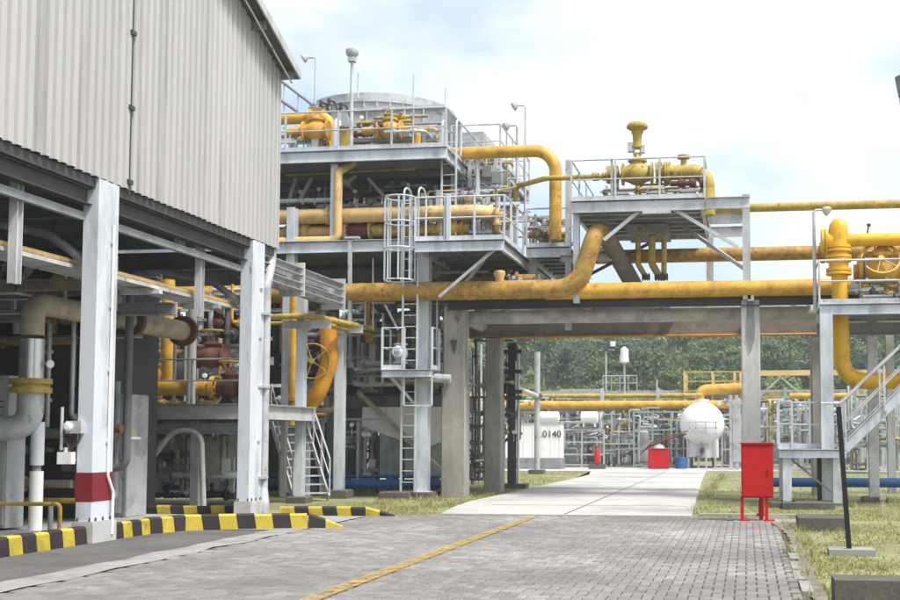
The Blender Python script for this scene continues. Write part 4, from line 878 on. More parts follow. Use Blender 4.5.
# ================================================================== SMALL-BORE PIPEWORK, VALVES AND CABLE RUNS
def cluster(label, x0, x1, y0, y1, z0, z1, n, seed, mats, rr=(.025, .08), valves=3, frame='grey', cat='pipework', posts=0, trays=0):
    q = random.Random(seed); t = thing('pipework', label, cat, ((x0+x1)/2, (y0+y1)/2, z0))
    P = lambda: V((q.uniform(x0, x1), q.uniform(y0, y1), q.uniform(z0, z1)))
    cl = lambda p: V((min(max(p.x, x0), x1), min(max(p.y, y0), y1), min(max(p.z, z0), z1)))
    for k in range(n):
        p = P(); r = q.uniform(*rr); mt = q.choice(mats); pts = [p]; ax = q.randrange(3)
        for s in range(q.choice((1, 2, 2, 3))):
            d = V((0, 0, 0)); ext = ((x1-x0), (y1-y0), (z1-z0))[ax]; d[ax] = q.choice((-1, 1))*q.uniform(.25, .85)*ext
            np_ = cl(pts[-1] + d)
            if (np_ - pts[-1]).length < r*5: np_ = cl(pts[-1] - d)
            if (np_ - pts[-1]).length < r*5: break
            pts.append(np_); ax = (ax + q.choice((1, 2))) % 3
        if len(pts) < 2: continue
        part('tube', MB().tube(fillet(pts, r*2.5, 6), r, 10), mt, t, 50)
        a, b = pts[0], pts[1]; d = (b - a).normalized()
        if r > .035:
            for f in (.25, .7):
                c = a.lerp(b, f); part('flange', MB().lathe(c - d*.03, d, [(0, r*1.8), (.025, r*1.8), (.025, r*1.2), (.035, r*1.2), (.035, r*1.8), (.06, r*1.8)], 12), mt, t)
        if k < valves:
            c = a.lerp(b, .5); st = V((0, -.5, .85)) if abs(d.z) < .5 else V((q.choice((-1, 1))*.7, -.7, 0)); rv = max(r, .05)
            st = (st - d*st.dot(d)).normalized()
            part('valve_body', MB().lathe(c - d*rv*2, d, [(0, rv*1.7), (rv*.4, rv*1.7), (rv*.4, rv*1.1), (rv*2, rv*1.7), (rv*3.6, rv*1.1), (rv*3.6, rv*1.7), (rv*4, rv*1.7)], 12), q.choice(mats), t)
            part('bonnet', MB().lathe(c, st, [(rv, rv*.9), (rv*2.2, rv*.9), (rv*2.2, rv*1.2), (rv*2.6, rv*1.2), (rv*2.6, rv*.4), (rv*4.4, rv*.25)], 10), mt, t); wheel(t, c + st*rv*4.2, st, rv*2.0, q.choice(('yellowo', 'maroon', 'grey', 'dark')))
    for k in range(posts):
        x = q.uniform(x0, x1); y = q.uniform(y0, y1); w = q.uniform(.05, .1); part('support_post', MB().angle((x, y, z0), (x, y, z1 - q.random()*.3*(z1-z0)), w, .01, up=(0, 1, 0)), frame, t, 0)
        z = q.uniform(z0 + .2*(z1-z0), z1); part('support_arm', MB().angle((x - q.uniform(.2, .9), y, z), (x + q.uniform(.2, .9), y, z), w, .01), frame, t, 0)
    for k in range(trays):
        y = q.uniform(y0, y1); z = q.uniform(z0, z1); part('cable_ladder', MB().chan((x0, y, z), (x1, y, z), .22, .05), 'galv', t, 0)
        for j in range(4): part('cable', MB().cyl((x0, y - .07 + j*.045, z + .03), (x1, y - .07 + j*.045, z + .03), .016, 6), q.choice(('black', 'hose', 'dark')), t)
    for k in range(max(1, n//6)):
        p = P(); part('gauge', MB().lathe(p, (.1, -1, 0), [(0, .06), (.03, .06), (.035, .05), (.04, .05)], 14), 'tankwhite', t); part('gauge_stem', MB().cyl(p + V((0, .01, -.05)), p + V((0, .01, -.3)), .01, 6), 'galv', t)
        p = P(); part('junction_box', MB().box(p.x - .09, p.x + .09, p.y - .05, p.y + .05, p.z - .11, p.z + .11), q.choice(('pale', 'greylt', 'galv')), t, 0)
    return t
GR = ('grey', 'galv', 'greylt', 'steel', 'aged', 'white2'); DK = ('grey', 'steel', 'aged', 'dark', 'brownbeam', 'galv', 'yellowr'); MX = ('yellow', 'yellowo', 'galv', 'white2', 'grey', 'cream')
cluster('tangle of grey pipes and valves in the near bay of the shed', -17.5, -11.6, 19.9, 20.9, .4, 4.9, 34, 31, GR + ('yellowo', 'rustred'), (.03, .11), 7, 'grey', posts=8, trays=3)
cluster('bundle of thin grey lines left behind the silver riser', -16.5, -12.4, 17.2, 18.8, 2.6, 4.6, 14, 32, GR, (.02, .06), 3, 'grey', posts=5, trays=2)
cluster('crowd of pipes and valves over the mezzanine between the shed columns', XA(122, 25.6), XA(238, 25.6), 25.6, 27.2, zm + .1, 5.2, 30, 33, MX + ('rustred', 'steel'), (.03, .10), 7, 'greylt', posts=7, trays=2)
cluster('small pipes and pumps on the ground under the mezzanine', XA(135, 26), XA(240, 26), 25.6, 27.3, .2, 1.9, 22, 34, GR + ('dark', 'tankwhite', 'blue'), (.03, .10), 6, 'greylt', posts=5)
cluster('dense dark pipework behind the ladder landing under the rusty pipe', XA(346, 31), XA(440, 31), 30.7, 32.4, mz + .2, 5.4, 34, 35, DK + ('white2',), (.03, .12), 6, 'galv', posts=8, trays=2)
cluster('grey pipework low down around the hopper tank', XA(346, 32), XA(378, 32), 31.4, 33.2, .3, mz - .6, 14, 36, GR + ('dark', 'tankwhite'), (.03, .07), 4, 'greylt', posts=5)
cluster('pipework and braces behind the cream pipe between the two decks', XA(282, 31.4), XA(432, 31.4), 31.2, 33.0, zB + .15, zA - .5, 34, 37, DK + ('cream', 'white2', 'yellowo'), (.03, .10), 6, 'white2', posts=9, trays=2)
cluster('small yellow and grey lines among the valves of the upper deck', XA(282, 31.2), XA(436, 31.2), 30.2, 32.2, zA + .08, zA + 1.15, 26, 38, MX + ('aged', 'grey', 'rustred'), (.02, .06), 6, 'galv', posts=8, trays=1)
cluster('tubing and boxes on the walkway right of the cooler casing', XA(448, 32.6), XA(506, 32.6), 31.6, 33.6, zB + .3, zA + .4, 34, 39, ('white', 'white2', 'galv', 'grey', 'greylt', 'yellowo'), (.02, .06), 5, 'white', posts=14, trays=3)
cluster('pipes and white posts crowding the access platform', XA(428, 31), XA(505, 31), 30.4, 32.6, zP + .05, zP + 1.7, 24, 40, ('white', 'galv', 'grey', 'yellow', 'cream', 'aged'), (.02, .08), 5, 'white', posts=12, trays=1)
cluster('small valves and lines on the rear walkway', XA(526, 32.6), XA(566, 32.6), 32.1, 33.4, zC + .05, zC + 1.0, 14, 41, ('yellowo', 'galv', 'grey', 'white2', 'aged'), (.02, .06), 4, 'white2', posts=4)
cluster('dark pipework hanging under the access platform', XA(440, 32), XA(540, 32), 30.6, 35.5, 5.75, zP - .45, 20, 42, DK, (.04, .13), 3, 'steel', posts=0, trays=2)
cluster('pipes and clamps between the two concrete pillars', XA(466, 35), XA(484, 35), 33.8, 37, .3, 4.9, 16, 43, DK + ('pale', 'white2'), (.03, .09), 4, 'grey', posts=4)
cluster('pipes behind the yellow risers beside the far shed column', XA(268, 30), XA(330, 30), 29.6, 31.4, 2.2, 5.6, 22, 44, DK + ('yellowo', 'white2'), (.03, .10), 5, 'white2', posts=6, trays=1)
cluster('black hoses and small pipes on the dark column', XA(504, 36), XA(520, 36), 35.2, 36.6, 1.5, 4.4, 10, 45, ('dark', 'steel', 'aged', 'galv'), (.02, .05), 3, 'dark')
# thin cable ladder and rods hanging under the decks
for k, (px, a, b, lab) in enumerate(((373, 258, 330, 'thin rod hanging under the lower deck left of the ladder cage'), (365, 300, 330, 'short thin rod behind the hanging white post'), (437, 300, 372, 'thin white upright right of the tall white column'))):
    pipe('hanging_rod', lab, [PY(px, a, 30.0), PY(px, b, 30.0)], .025, 'white2', cat='rod')
# ================================================================== PIPE BRIDGE OVER THE ROAD
def pillar(label, px0, px1, ytop, Y, joint=None, d=.55, cap=True, mt='concrete'):
    x0, x1 = XA(px0, Y), XA(px1, Y); zt = ZA(ytop, Y, (px0+px1)/2)
    t = thing('concrete_pillar', label, 'pillar', ((x0+x1)/2, Y + d/2, 0))
    def shaft(a, b, z0, z1, ya, yb, c=.03):
        return MB().prof(((a+b)/2, (ya+yb)/2, z0), ((a+b)/2, (ya+yb)/2, z1), [(-(b-a)/2+c, -(yb-ya)/2), ((b-a)/2-c, -(yb-ya)/2), ((b-a)/2, -(yb-ya)/2+c), ((b-a)/2, (yb-ya)/2-c), ((b-a)/2-c, (yb-ya)/2), (-(b-a)/2+c, (yb-ya)/2), (-(b-a)/2, (yb-ya)/2-c), (-(b-a)/2, -(yb-ya)/2+c)], up=(0, 1, 0))
    if joint:
        zj = ZA(joint, Y, px0)
        part('upper_shaft', shaft(x0 + .03, x1 - .03, zj, zt, Y + .03, Y + d - .03), 'concrete', t, 0)
        part('lower_shaft', shaft(x0, x1, -.1, zj + .02, Y, Y + d), 'concrete', t, 0)
    else: part('shaft', shaft(x0, x1, -.1, zt, Y, Y + d), mt, t, 0)
    return t, x0, x1, zt
YPi = 30.0
t, x0, x1, zPt = pillar('stained concrete pillar at the left edge of the concrete road, nearest the ladder', 441, 465, 306, YPi, 388)
part('bracket_plate', MB().add([((x0+x1)/2 - .09, YPi + .02, ZA(340, YPi, 452)), ((x0+x1)/2 + .09, YPi + .02, ZA(340, YPi, 452)), ((x0+x1)/2 + .02, YPi + .02, ZA(354, YPi, 452)), ((x0+x1)/2 - .09, YPi - .03, ZA(340, YPi, 452)), ((x0+x1)/2 + .09, YPi - .03, ZA(340, YPi, 452)), ((x0+x1)/2 + .02, YPi - .03, ZA(354, YPi, 452))], [(0,1,2),(5,4,3),(0,3,4,1),(1,4,5,2),(2,5,3,0)]), 'dark', t, 0)
t, a0, a1, _z = pillar('darker concrete pillar standing behind, left of the road opening', 484, 501, 338, 33.0, 398)
t, b0, b1, zR = pillar('tall concrete pillar behind the red cabinet at the right of the road', 742, 761, 300, YPi, mt='concpale')
bx = (b0+b1)/2
m = MB(); z1, z2, z3 = ZA(302, YPi, 752), ZA(338, YPi, 752), ZA(352, YPi, 752)
n_pl = [(-.09, z1), (.09, z1), (.11, z2), (.0, z3), (-.11, z2)]
m.add([(bx + x, YPi + .01, z) for x, z in n_pl] + [(bx + x, YPi - .035, z) for x, z in n_pl], [(0,1,2,3,4), (9,8,7,6,5)] + [(i, i+5, (i+1) % 5 + 5, (i+1) % 5) for i in range(5)])
part('bracket_plate', m, 'grey', t, 0)
pillar('concrete pillar of the rear row half hidden behind the white stair column', 812, 828, 338, 33.0)
bridge = thing('pipe_bridge', 'long concrete and steel pipe bridge spanning the concrete road', 'pipe bridge', (-3.6, 31.5, 4.4))
zg0, zg1 = ZA(334, 33.0, 600), ZA(319, 33.0, 600)
part('rear_beam', MB().box(XA(486, 33) - 1.5, 7.5, 33.05, 33.45, zg0, zg1), 'brownbeam', bridge, 0)
part('rear_beam_flange', MB().box(XA(486, 33) - 1.5, 7.5, 32.97, 33.53, zg0 - .05, zg0 - .002), 'brownbeam', bridge, 0)
for x in (-6.4, -4.2, -2.1, .2, 2.6, 5): part('cross_beam', MB().ibeam((x, YPi + .2, zPt + .02), (x, 33.5, zPt + .02), .2, .24), 'grey', bridge, 0)
m = MB(); part('shadow_channel', MB().chan((x1 - .5, YPi - .05, zR - .02), (7.5, YPi - .05, zR - .02), .16, .26), 'dark', bridge, 0)  # dark cable tray closing the bright slit, stands in for the shadow band
part('upright', MB().ibeam((XA(585, 31.3), 31.3, zPt), (XA(585, 31.3), 31.3, ZA(255, 31.3, 590)), .2, .2, up=(0, 1, 0)), 'white2', bridge, 0)
part('cross_arm', MB().chan((XA(560, 31.2), 31.2, ZA(258, 31.2, 590)), (XA(612, 31.2), 31.2, ZA(258, 31.2, 590)), .1, .18), 'white2', bridge, 0)
part('strut', MB().bar(PY(585, 277, 31.5), PY(650, 243, 31.5), .08, .08), 'dark', bridge, 0)
part('upright', MB().ibeam((XA(533, 32.5), 32.5, zPt), (XA(533, 32.5), 32.5, ZA(255, 32.5, 533)), .2, .2, up=(0, 1, 0)), 'galv', bridge, 0)
# pipes lying on the bridge
zp = ZA(290, 29.65, 500)
t = thing('rusty_loop_pipe', 'thick rust streaked yellow pipe that rises into a big loop over the road', 'pipe', (-8, 29.65, zp))
xt = XA(596, 29.65); zt5 = ZA(243, 29.8, 590)
part('run', MB().tube(fillet([(-17, 29.65, zp), (XA(577, 29.65), 29.65, zp), (XA(596, 29.7), 29.7, ZA(232, 29.7, 596)), (XA(602, 30.4), 30.4, ZA(232, 30.3, 600) + .02)], .75, 12), .25, 24), 'yellowr', t, 50)
part('down_leg', MB().tube(fillet([(XA(600, 30.2), 30.2, ZA(232, 30.3, 600) + .02), (XA(606, 30.9), 30.9, ZA(232, 30.3, 600)), (XA(634, 32.2), 32.2, ZA(285, 32.2, 626))], .6, 10), .245, 24), 'brownbeam', t, 50)
for px in (360, 470, 520): part('pipe_collar', MB().lathe((XA(px, 29.65) - .06, 29.65, zp), (1, 0, 0), [(0, .262), (.12, .262)], 24), 'yellowr', t)
part('branch', MB().lathe((XA(499, 29.65), 29.65, zp), (0, -.1, 1), [(0, .12), (.32, .12), (.4, .16), (.48, .16), (.52, .1)], 16), 'cream', t)
part('hanging_pipe_end', MB().lathe((XA(634, 32.2), 32.2, ZA(285, 32.2, 626)), (.25, .3, -1), [(0, .3), (.12, .3)], 18), 'grey', t)
zq = ZA(290, 29.85, 640)
pipe('yellow_main', 'long thick bright yellow pipe crossing the bridge to the right', [(XA(545, 29.9), 29.9, zq), (8.5, 29.9, zq)], .215, 'yellow', sup=[(XA(752, 29.9), 29.9, zq)], seg=24)
zq2 = ZA(315.5, 30.85, 600)
pipe('grey_bridge_pipe', 'pale grey pipe under the yellow pipes on the bridge', [(XA(475, 32.5), 33.4, zq2), (XA(467, 30.85), 30.85, zq2), (XA(700, 30.85), 30.85, zq2), (8, 30.85, zq2)], .20, 'concpipe', bend=.4, seg=24)
zq3 = ZA(336.5, 32.9, 600)
pipe('orange_line', 'thin orange pipe along the underside of the bridge', [(XA(500, 32.9), 32.9, zq3), (9, 32.9, zq3)], .035, 'orange')
zq4 = ZA(254, 32.8, 750)
pipe('rusty_yellow_pipe', 'rusty yellow pipe running behind the high valve platform', [(XA(596, 32.8), 32.8, zq4), (8.5, 32.8, zq4)], .20, 'yellowr', seg=22, flanges=[((XA(825, 32.8), 32.8, zq4), (1, 0, 0))])
zq5 = ZA(204, 30.1, 750)
pipe('high_yellow_pipe', 'thin yellow pipe leaving the high valve platform towards the right edge', [(XA(690, 30.6), 30.6, zq5), (9, 30.6, zq5)], .115, 'yellowo')
for k, px in enumerate((638, 652, 664)):
    pipe('drop_pipe', ['slender yellow drop pipe under the valve platform, leftmost of three', 'slender yellow drop pipe under the valve platform, middle of three', 'slender yellow drop pipe under the valve platform, rightmost of three'][k],
         [PY(px, 236, 31.4), PY(px, 264, 31.4), PY(px + (9 if k < 2 else 0), 279, 31.4)], .075 if k != 1 else .1, 'yellowo', bend=.2, flanges=[(PY(px + (8 if k < 2 else 0), 277, 31.4), (0, 0, 1))], fm='dark')
zgn = ZA(152, 31.6, 500); xg = XA(555, 31.6)
pipe('gooseneck_pipe', 'smooth yellow gooseneck pipe bending down beside the valve platform', [(XA(440, 31.6), 31.6, zgn), (xg, 31.6, zgn), (xg, 31.6, ZA(240, 31.6, 555))], .175, 'yellow', bend=.62, seg=24)
zs = ZA(177.5, 31.0, 570)
pipe('small_yellow_line', 'thin yellow pipe turning down left of the gooseneck', [(XA(515, 31.9), 31.9, ZA(212, 31.9, 515)), (XA(515, 31.9), 31.9, zs), (XA(545, 31.0), 31.0, zs), (XA(625, 31.0), 31.0, zs)], .075, 'yellowo', bend=.15, flanges=[((XA(596, 31.0), 31.0, zs), (1, 0, 0)), ((XA(606, 31), 31, zs), (1, 0, 0))])
# ---- high valve platform
yD = 29.5; zD = ZA(199, yD, 640); xa, xb, xc = XA(571, yD), XA(706, yD), XA(748, yD)
t = thing('valve_platform', 'high grey valve platform with railing above the pipe bridge', 'platform', ((xa+xb)/2, yD, zD))
deck(t, xa, xb, yD, 33.9, zD, .32, 'galv', 'greylt', 6, 'dark')
railing(t, [(xa, 33.8, zD), (xa, yD + .04, zD), (xb, yD + .04, zD), (xb, 33.8, zD)], 1.08, 1.35, 'galv', .022)
for yy in (yD, yD + 2.1, yD + 4.2): part('outrigger', MB().chan((xb + .02, yy, zD - .16), (xc + .1, yy, zD - .16), .1, .3), 'galv', t, 0)
for a, b in (((604, 240), (643, 208)), ((672, 208), (738, 247))): part('brace', MB().bar(PY(*a, yD + .1), PY(*b, yD + .1), .07, .09), 'galv', t, 0)
for a, b in (((612, 244), (575, 262)),): part('brace', MB().bar(PY(*a, 31.8), PY(*b, 31.8), .08, .08), 'galv', t, 0)
part('brace', MB().bar((xb - .7, yD + 2.1, zD - .33), (xc, yD + .45, ZA(268, yD, 746)), .07, .09), 'galv', t, 0)
part('gusset', MB().box(XA(643, yD), XA(672, yD), yD - .06, yD - .047, zD - .4, zD - .31), 'galv', t, 0)
part('column', MB().ibeam((xc, yD + .4, zR + .0), (xc, yD + .4, zD + .12), .2, .2, up=(0, 1, 0)), 'white2', t, 0)
part('column', MB().ibeam((xa + .1, yD + .3, zPt), (xa + .1, yD + .3, zD - .3), .16, .16, up=(0, 1, 0)), 'galv', t, 0)
part('column', MB().ibeam((xb, 33.6, zPt), (xb, 33.6, zD - .3), .2, .2, up=(0, 1, 0)), 'galv', t, 0)
part('catch_tray', MB().box(XA(626, 31), XA(668, 31), 31.2, 32.6, zD - .62, zD - .34), 'grey', t, 0)
zv = ZA(173, 30.4, 660)
xv = XA(638, 30.4)
t = thing('control_valve', 'yellow control valve with tall mushroom actuator on the high platform', 'valve', (xv, 30.4, zD))
valve('', None, (xv, 30.4, zv), (1, 0, 0), .19, 'yellowo', parent=t)
part('yoke', MB().cyl((xv - .09, 30.4, zv + .5), (xv - .09, 30.4, ZA(147, 30.4, 638)), .03, 8), 'galv', t); part('yoke', MB().cyl((xv + .09, 30.4, zv + .5), (xv + .09, 30.4, ZA(147, 30.4, 638)), .03, 8), 'galv', t)
zz = ZA(148, 30.4, 638); za_ = ZA(123, 30.4, 638) - zz
part('actuator', MB().lathe((xv, 30.4, zz), (0, 0, 1), [(0, .1), (.0, .17), (.06, .17), (.06, .11), (za_*.55, .13), (za_*.62, .17), (za_*.68, .14), (za_*.75, .24), (za_*.80, .29), (za_*.88, .29), (za_, .22)], 22), 'yellowo', t)
part('positioner', MB().box(xv - .25, xv - .1, 30.3, 30.5, zz - .1, zz + .14), 'galv', t, 0); part('positioner', MB().box(xv + .1, xv + .2, 30.3, 30.5, zz - .14, zz + .06), 'galv', t, 0)
xe = XA(709, 30.4)
t = pipe('valve_pipe', 'yellow pipe bending down at the right end of the high platform', [(xv + .5, 30.4, zv), (xe, 30.4, zv), (xe, 30.4, zD - .3)], .2, 'yellowo', bend=.4, flanges=[((xv + .58, 30.4, zv), (1, 0, 0)), ((xv + .8, 30.4, zv), (1, 0, 0))])
xz = XA(685, 30.4); part('nozzle', MB().lathe((xz, 30.4, zv + .15), (0, 0, 1), [(0, .08), (.22, .08), (.22, .17), (.3, .17)], 14), 'yellowo', t)
pipe('bypass_pipe', 'rust red bypass line with small valves under the yellow pipe on the high platform', [(xv + .9, 30.2, zv - .34), (xe - .3, 30.2, zv - .34)], .075, 'rustred', flanges=[((xv + 1.2, 30.2, zv - .34), (1, 0, 0)), ((xv + 1.5, 30.2, zv - .34), (1, 0, 0)), ((xv + 1.75, 30.2, zv - .34), (1, 0, 0))])
pipe('inlet_pipe', 'yellow inlet stub left of the mushroom actuator valve', [(XA(616, 30.4), 30.4, zv), (xv - .5, 30.4, zv)], .16, 'yellowo', flanges=[((xv - .6, 30.4, zv), (1, 0, 0)), ((xv - .75, 30.4, zv), (1, 0, 0))])
for px in (622, 655, 690):
    solo('pipe_stool', MB().box(XA(px, 30.4) - .16, XA(px, 30.4) + .16, 30.25, 30.55, zD, zD + .3).box(XA(px, 30.4) - .2, XA(px, 30.4) + .2, 30.2, 30.6, zD + .3, zD + .34), 'galv', {622: 'small grey pipe stool under the left end of the valve train', 655: 'small grey pipe stool in the middle of the high platform', 690: 'small grey pipe stool near the right end of the high platform'}[px], 'pipe support', 0)
# ---- floodlight masts
def mast(label, px, ybot, ytop, Y, head='flood', side=-1, r=.045):
    b = PY(px, ybot, Y); tp = PY(px, ytop, Y); tp.x = b.x; tp.y = b.y
    t = thing('light_mast', label, 'light mast', b)
    part('pole', MB().cyl(b, tp, r, 10, r*.75), 'galv', t)
    if head == 'flood':
        c = tp + V((side*.28, -.05, -.02))
        part('arm', MB().tube(fillet([tp - V((0,0,.1)), tp + V((0, 0, .05)), tp + V((side*.2, 0, .05))], .08), .028, 8), 'galv', t)
        h = part('lamp_housing', MB().lathe(c + V((-side*.06, 0, .1)), (side*.75, -.3, -.55), [(0, .04), (.04, .08), (.13, .12), (.15, .13), (.17, .13)], 14), 'pale', t)
        part('lens', MB().lathe(c + V((-side*.06, 0, .1)) + V((side*.75, -.3, -.55)).normalized()*.171, (side*.75, -.3, -.55), [(0, .115), (.01, .10)], 14), 'lens', h)
    elif head == 'camera':
        part('bracket', MB().box(tp.x - .1, tp.x + .1, tp.y - .1, tp.y + .1, tp.z, tp.z + .12), 'galv', t, 0)
        part('lamp_housing', MB().lathe(tp + V((0, 0, .12)), (0, 0, 1), [(0, .08), (.08, .16), (.14, .18), (.22, .17), (.25, .06)], 16), 'greylt', t)
    return t
mast('thin mast with a small floodlight leaning left behind the shed roof', 315, 104, 59, 32, 'flood', -1, .035)
mast('thick white mast with a round lamp on the upper deck', 351, 152, 62, 30.0, 'camera', 1, .06)
mast('slim pole without lamp beside the thick white mast', 358, 98, 73, 34, None, 1, .03)
mast('tall slim rod on the railing of the upper deck', 413, 148, 74, 29.9, None, 1, .025)
mast('short dark rod on the roof of the cooler casing', 445.5, 106, 88, 33, None, 1, .03)
mast('short mast with a floodlight above the gooseneck, lower of two', 517, 205, 127, 32.6, 'flood', -1, .05)
mast('tall thin mast with a floodlight above the gooseneck, higher of two', 525, 245, 107, 33, 'flood', -1, .04)
mast('thin post with a bracket on the left of the valve platform railing', 612, 199, 158, 29.6, None, 1, .045)
mast('grey mast with a small lamp left of the upright yellow pipe', 815, 310, 212, 28.8, 'flood', 1, .05)
# roof stair rails behind the shed eave
t = thing('roof_handrail', 'dark sloping handrail behind the shed eave', 'handrail', PY(290, 110, 31))
for a, b in (((262, 66), (313, 105)), ((258, 84), (298, 112))): part('rail', MB().cyl(PY(*a, 30.5), PY(*b, 30.5), .045, 8), 'grey', t)
for px, a, b in ((284, 83, 112), (298, 93, 112)): part('post', MB().cyl(PY(px, a, 30.5), PY(px, b, 30.5), .025, 6), 'galv', t)

# ================================================================== RIGHT SIDE
# upright yellow pipe, cross pipe and valve platform
yV = 28.6
xv = XA(841, yV); r = .225
t = thing('yellow_standpipe', 'bright yellow upright pipe with flanges bending right near the ground', 'pipe', (xv, yV, 1))
zb_ = ZA(381, yV, 860); zt_ = ZA(232, yV, 840)
part('run', MB().tube(fillet([(7, yV + .3, zb_), (xv + .05, yV, zb_), (xv, yV, zt_)], .55, 12), .2, 24), 'yellowb', t, 50)
part('tee', MB().lathe((xv, yV, ZA(270, yV, 840)), (0, 0, 1), [(0, .24), (.7, .24), (1.0, .24), (1.12, .22), (1.24, .14), (1.28, .02)], 22), 'yellowb', t)
for py in (252, 262, 275): part('flange', MB().lathe((xv, yV, ZA(py, yV, 840)), (0, 0, 1), [(0, .31), (.07, .31), (.07, .26), (.09, .26), (.09, .31), (.16, .31)], 22), 'yellowb', t)
zx = ZA(240.5, yV, 840)
part('blind_flange', MB().lathe((xv - .42, yV, zx), (1, 0, 0), [(0, .30), (.07, .30), (.08, .25), (.09, .30), (.15, .30), (.15, .2), (.42, .2)], 22), 'yellowb', t)
part('cross_pipe', MB().cyl((xv, yV, zx), (8.5, yV, zx), .16, 22), 'yellowb', t)
part('gauge_stub', MB().lathe((XA(870, yV), yV, zx + .14), (.2, 0, 1), [(0, .02), (.2, .02), (.2, .05), (.26, .05)], 8), 'dark', t)
z = ZA(272, 29.0, 870)
t = valve('gate_valve', 'big yellow gate valve with spoked handwheel at the right edge', (XA(884, 29.0), 29.0, z), (1, 0, 0), .26, 'yellow', stem=(0, -.25, 1))
wheel(t, (XA(884, 28.5), 28.55, ZA(258, 28.5, 884)), (.05, -.85, .5), .46, 'yellow')
part('inlet_pipe', MB().cyl((XA(856, 29), 29.0, z), (XA(872, 29), 29.0, z), .2, 18), 'yellow', t); part('outlet_pipe', MB().cyl((XA(896, 29), 29.0, z), (8, 29.0, z), .2, 18), 'yellow', t)
part('chain_guide', MB().torus((XA(866, 28.6), 28.6, z), (1, 0, 0), .33, .03, 20, 6), 'dark', t)
yS = 27.6; zS = ZA(302, yS, 850); xa, xb = XA(822, yS), XA(925, yS) + 1.5
t = thing('side_platform', 'white railed valve platform at the right edge above the stair', 'platform', (xa, yS, zS))
deck(t, xa, xb, yS + .3, yS + 2.0, zS, .26, 'white', 'greylt', 2)
railing(t, [(xa, yS + 1.9, zS), (xa, yS + .34, zS), (xb, yS + .34, zS)], 1.05, 1.6, 'galv', .026)
xcc = XA(828.5, yS)
part('column', MB().ibeam((xcc, yS + .4, .1), (xcc, yS + .4, zS - .26), .30, .30, .02, up=(0, 1, 0)), 'white', t, 0)
part('column', MB().ibeam((XA(873, 29.5), 29.4, .1), (XA(873, 29.5), 29.4, zS - .26), .24, .24, .02, up=(0, 1, 0)), 'galv', t, 0)
part('column', MB().ibeam((XA(893, 31), 31.4, .1), (XA(893, 31), 31.4, 4.4), .2, .2, .02, up=(0, 1, 0)), 'white2', t, 0)
part('beam', MB().ibeam((xa, yS + 1.6, zS - .5), (xb, yS + 1.6, zS - .5), .2, .3), 'grey', t, 0)
# stair with landing
yL = 27.0; zL = ZA(449, yL, 800); xa, xb = XA(779, yL), XA(846, yL)
t = thing('landing', 'small white railed landing at the foot of the right hand stair', 'platform', ((xa+xb)/2, yL, 0))
deck(t, xa, xb, yL, yL + 1.1, zL, .2, 'white', 'greylt', 1)
railing(t, [(xa, yL + 1.05, zL), (xa, yL + .03, zL)], 1.1, .9, 'white', .024)
railing(t, [(xa, yL + 1.05, zL), (xb, yL + 1.05, zL)], 1.1, .8, 'white', .024); railing(t, [(xa, yL + .03, zL), (xa + .3, yL + .03, zL)], 1.1, .3, 'white', .024)
for x, y, m_ in ((xa + .18, yL + .12, 'white'), (xb - .2, yL + .12, 'galv'), (xa + .12, yL + 1.0, 'white2'), (xb - .5, yL + 1.0, 'dark')): part('leg', MB().ibeam((x, y, .08), (x, y, zL - .2), .2, .2, up=(0, 1, 0)), m_, t, 0)
part('brace', MB().bar((xa + .3, yL + .6, zL - .25), (xb - .3, yL + .6, .3), .05, .05), 'aged', t, 0)
t = thing('steel_stair', 'white steel stair climbing right from the landing to the right edge', 'stair', (xb, yL + .5, zL))
slope = (ZA(389, yL, 900) - ZA(438, yL, 849)) / (XA(900, yL) - XA(849, yL))
s0 = V((xb, yL + .05, zL)); Ls = (zS - zL)/slope; s1 = s0 + V((Ls, 0, zS - zL))
for dy in (0, .95):
    part('stringer', MB().chan(s0 + V((-.1, dy, -.05)), s1 + V((0, dy, 0)), .06, .24, up=(0, 0, 1)), 'white', t, 0)
    part('handrail', MB().tube(fillet([s0 + V((-.55, dy, 1.05)), s0 + V((-.1, dy, 1.05)), s1 + V((0, dy, 1.05))], .15), .026, 8), 'galv', t)
    part('mid_rail', MB().cyl(s0 + V((0, dy, .6)), s1 + V((0, dy, .6)), .02, 8), 'galv', t)
    for k in range(5): p = s0.lerp(s1, k/4); part('baluster', MB().bar(p + V((0, dy, 0)), p + V((0, dy, 1.05)), .045, .045), 'galv', t, 0)
nT = 15
me = MB().box(-.12, .12, 0, .9, -.02, .02).mesh('tread', 'galv', smooth=0)
for k in range(nT): p = s0.lerp(s1, (k + .7)/nT); inst(me, 'tread', t, p + V((0, .03, 0)))
footing(XA(783, yL), yL + .12, 'dark concrete footing under the near leg of the landing', .6, .12)
m = MB().box(XA(782, 26.3), XA(834, 26.3), 26.2, 27.4, -.1, .12); solo('concrete_footing', m, 'footing', 'long dark mossy footing under the landing', 'footing', 0, 'concrete footings under the plant')
m = MB().box(XA(797, 20.6), XA(846, 20.6), 20.3, 21.4, -.1, .20); solo('concrete_block', m, 'footing', 'low brown concrete block in the grass right of the red cabinet', 'concrete block', 0)
m = MB().box(XA(833, 10.75), 2.9, 10.75, 11.2, -.1, .30); solo('concrete_block', m, 'footing', 'dark stained concrete block at the bottom right corner', 'concrete block', 0)
footing(XA(873, 29.5), 29.4, 'pale footing of the grey post at the far right', .6, .12)
p = G(849, 553)
t = thing('sign_post', 'thin black leaning steel post in the grass at the right', 'post', p)
tp = p + V((-.12, 0, 2.02)); part('post', MB().prof(p + V((0, 0, .05)), tp, [(-.035, -.035), (.035, -.035), (.035, -.02), (-.02, -.02), (-.02, .035), (-.035, .035)], up=(0, 1, 0)), 'black', t, 0)
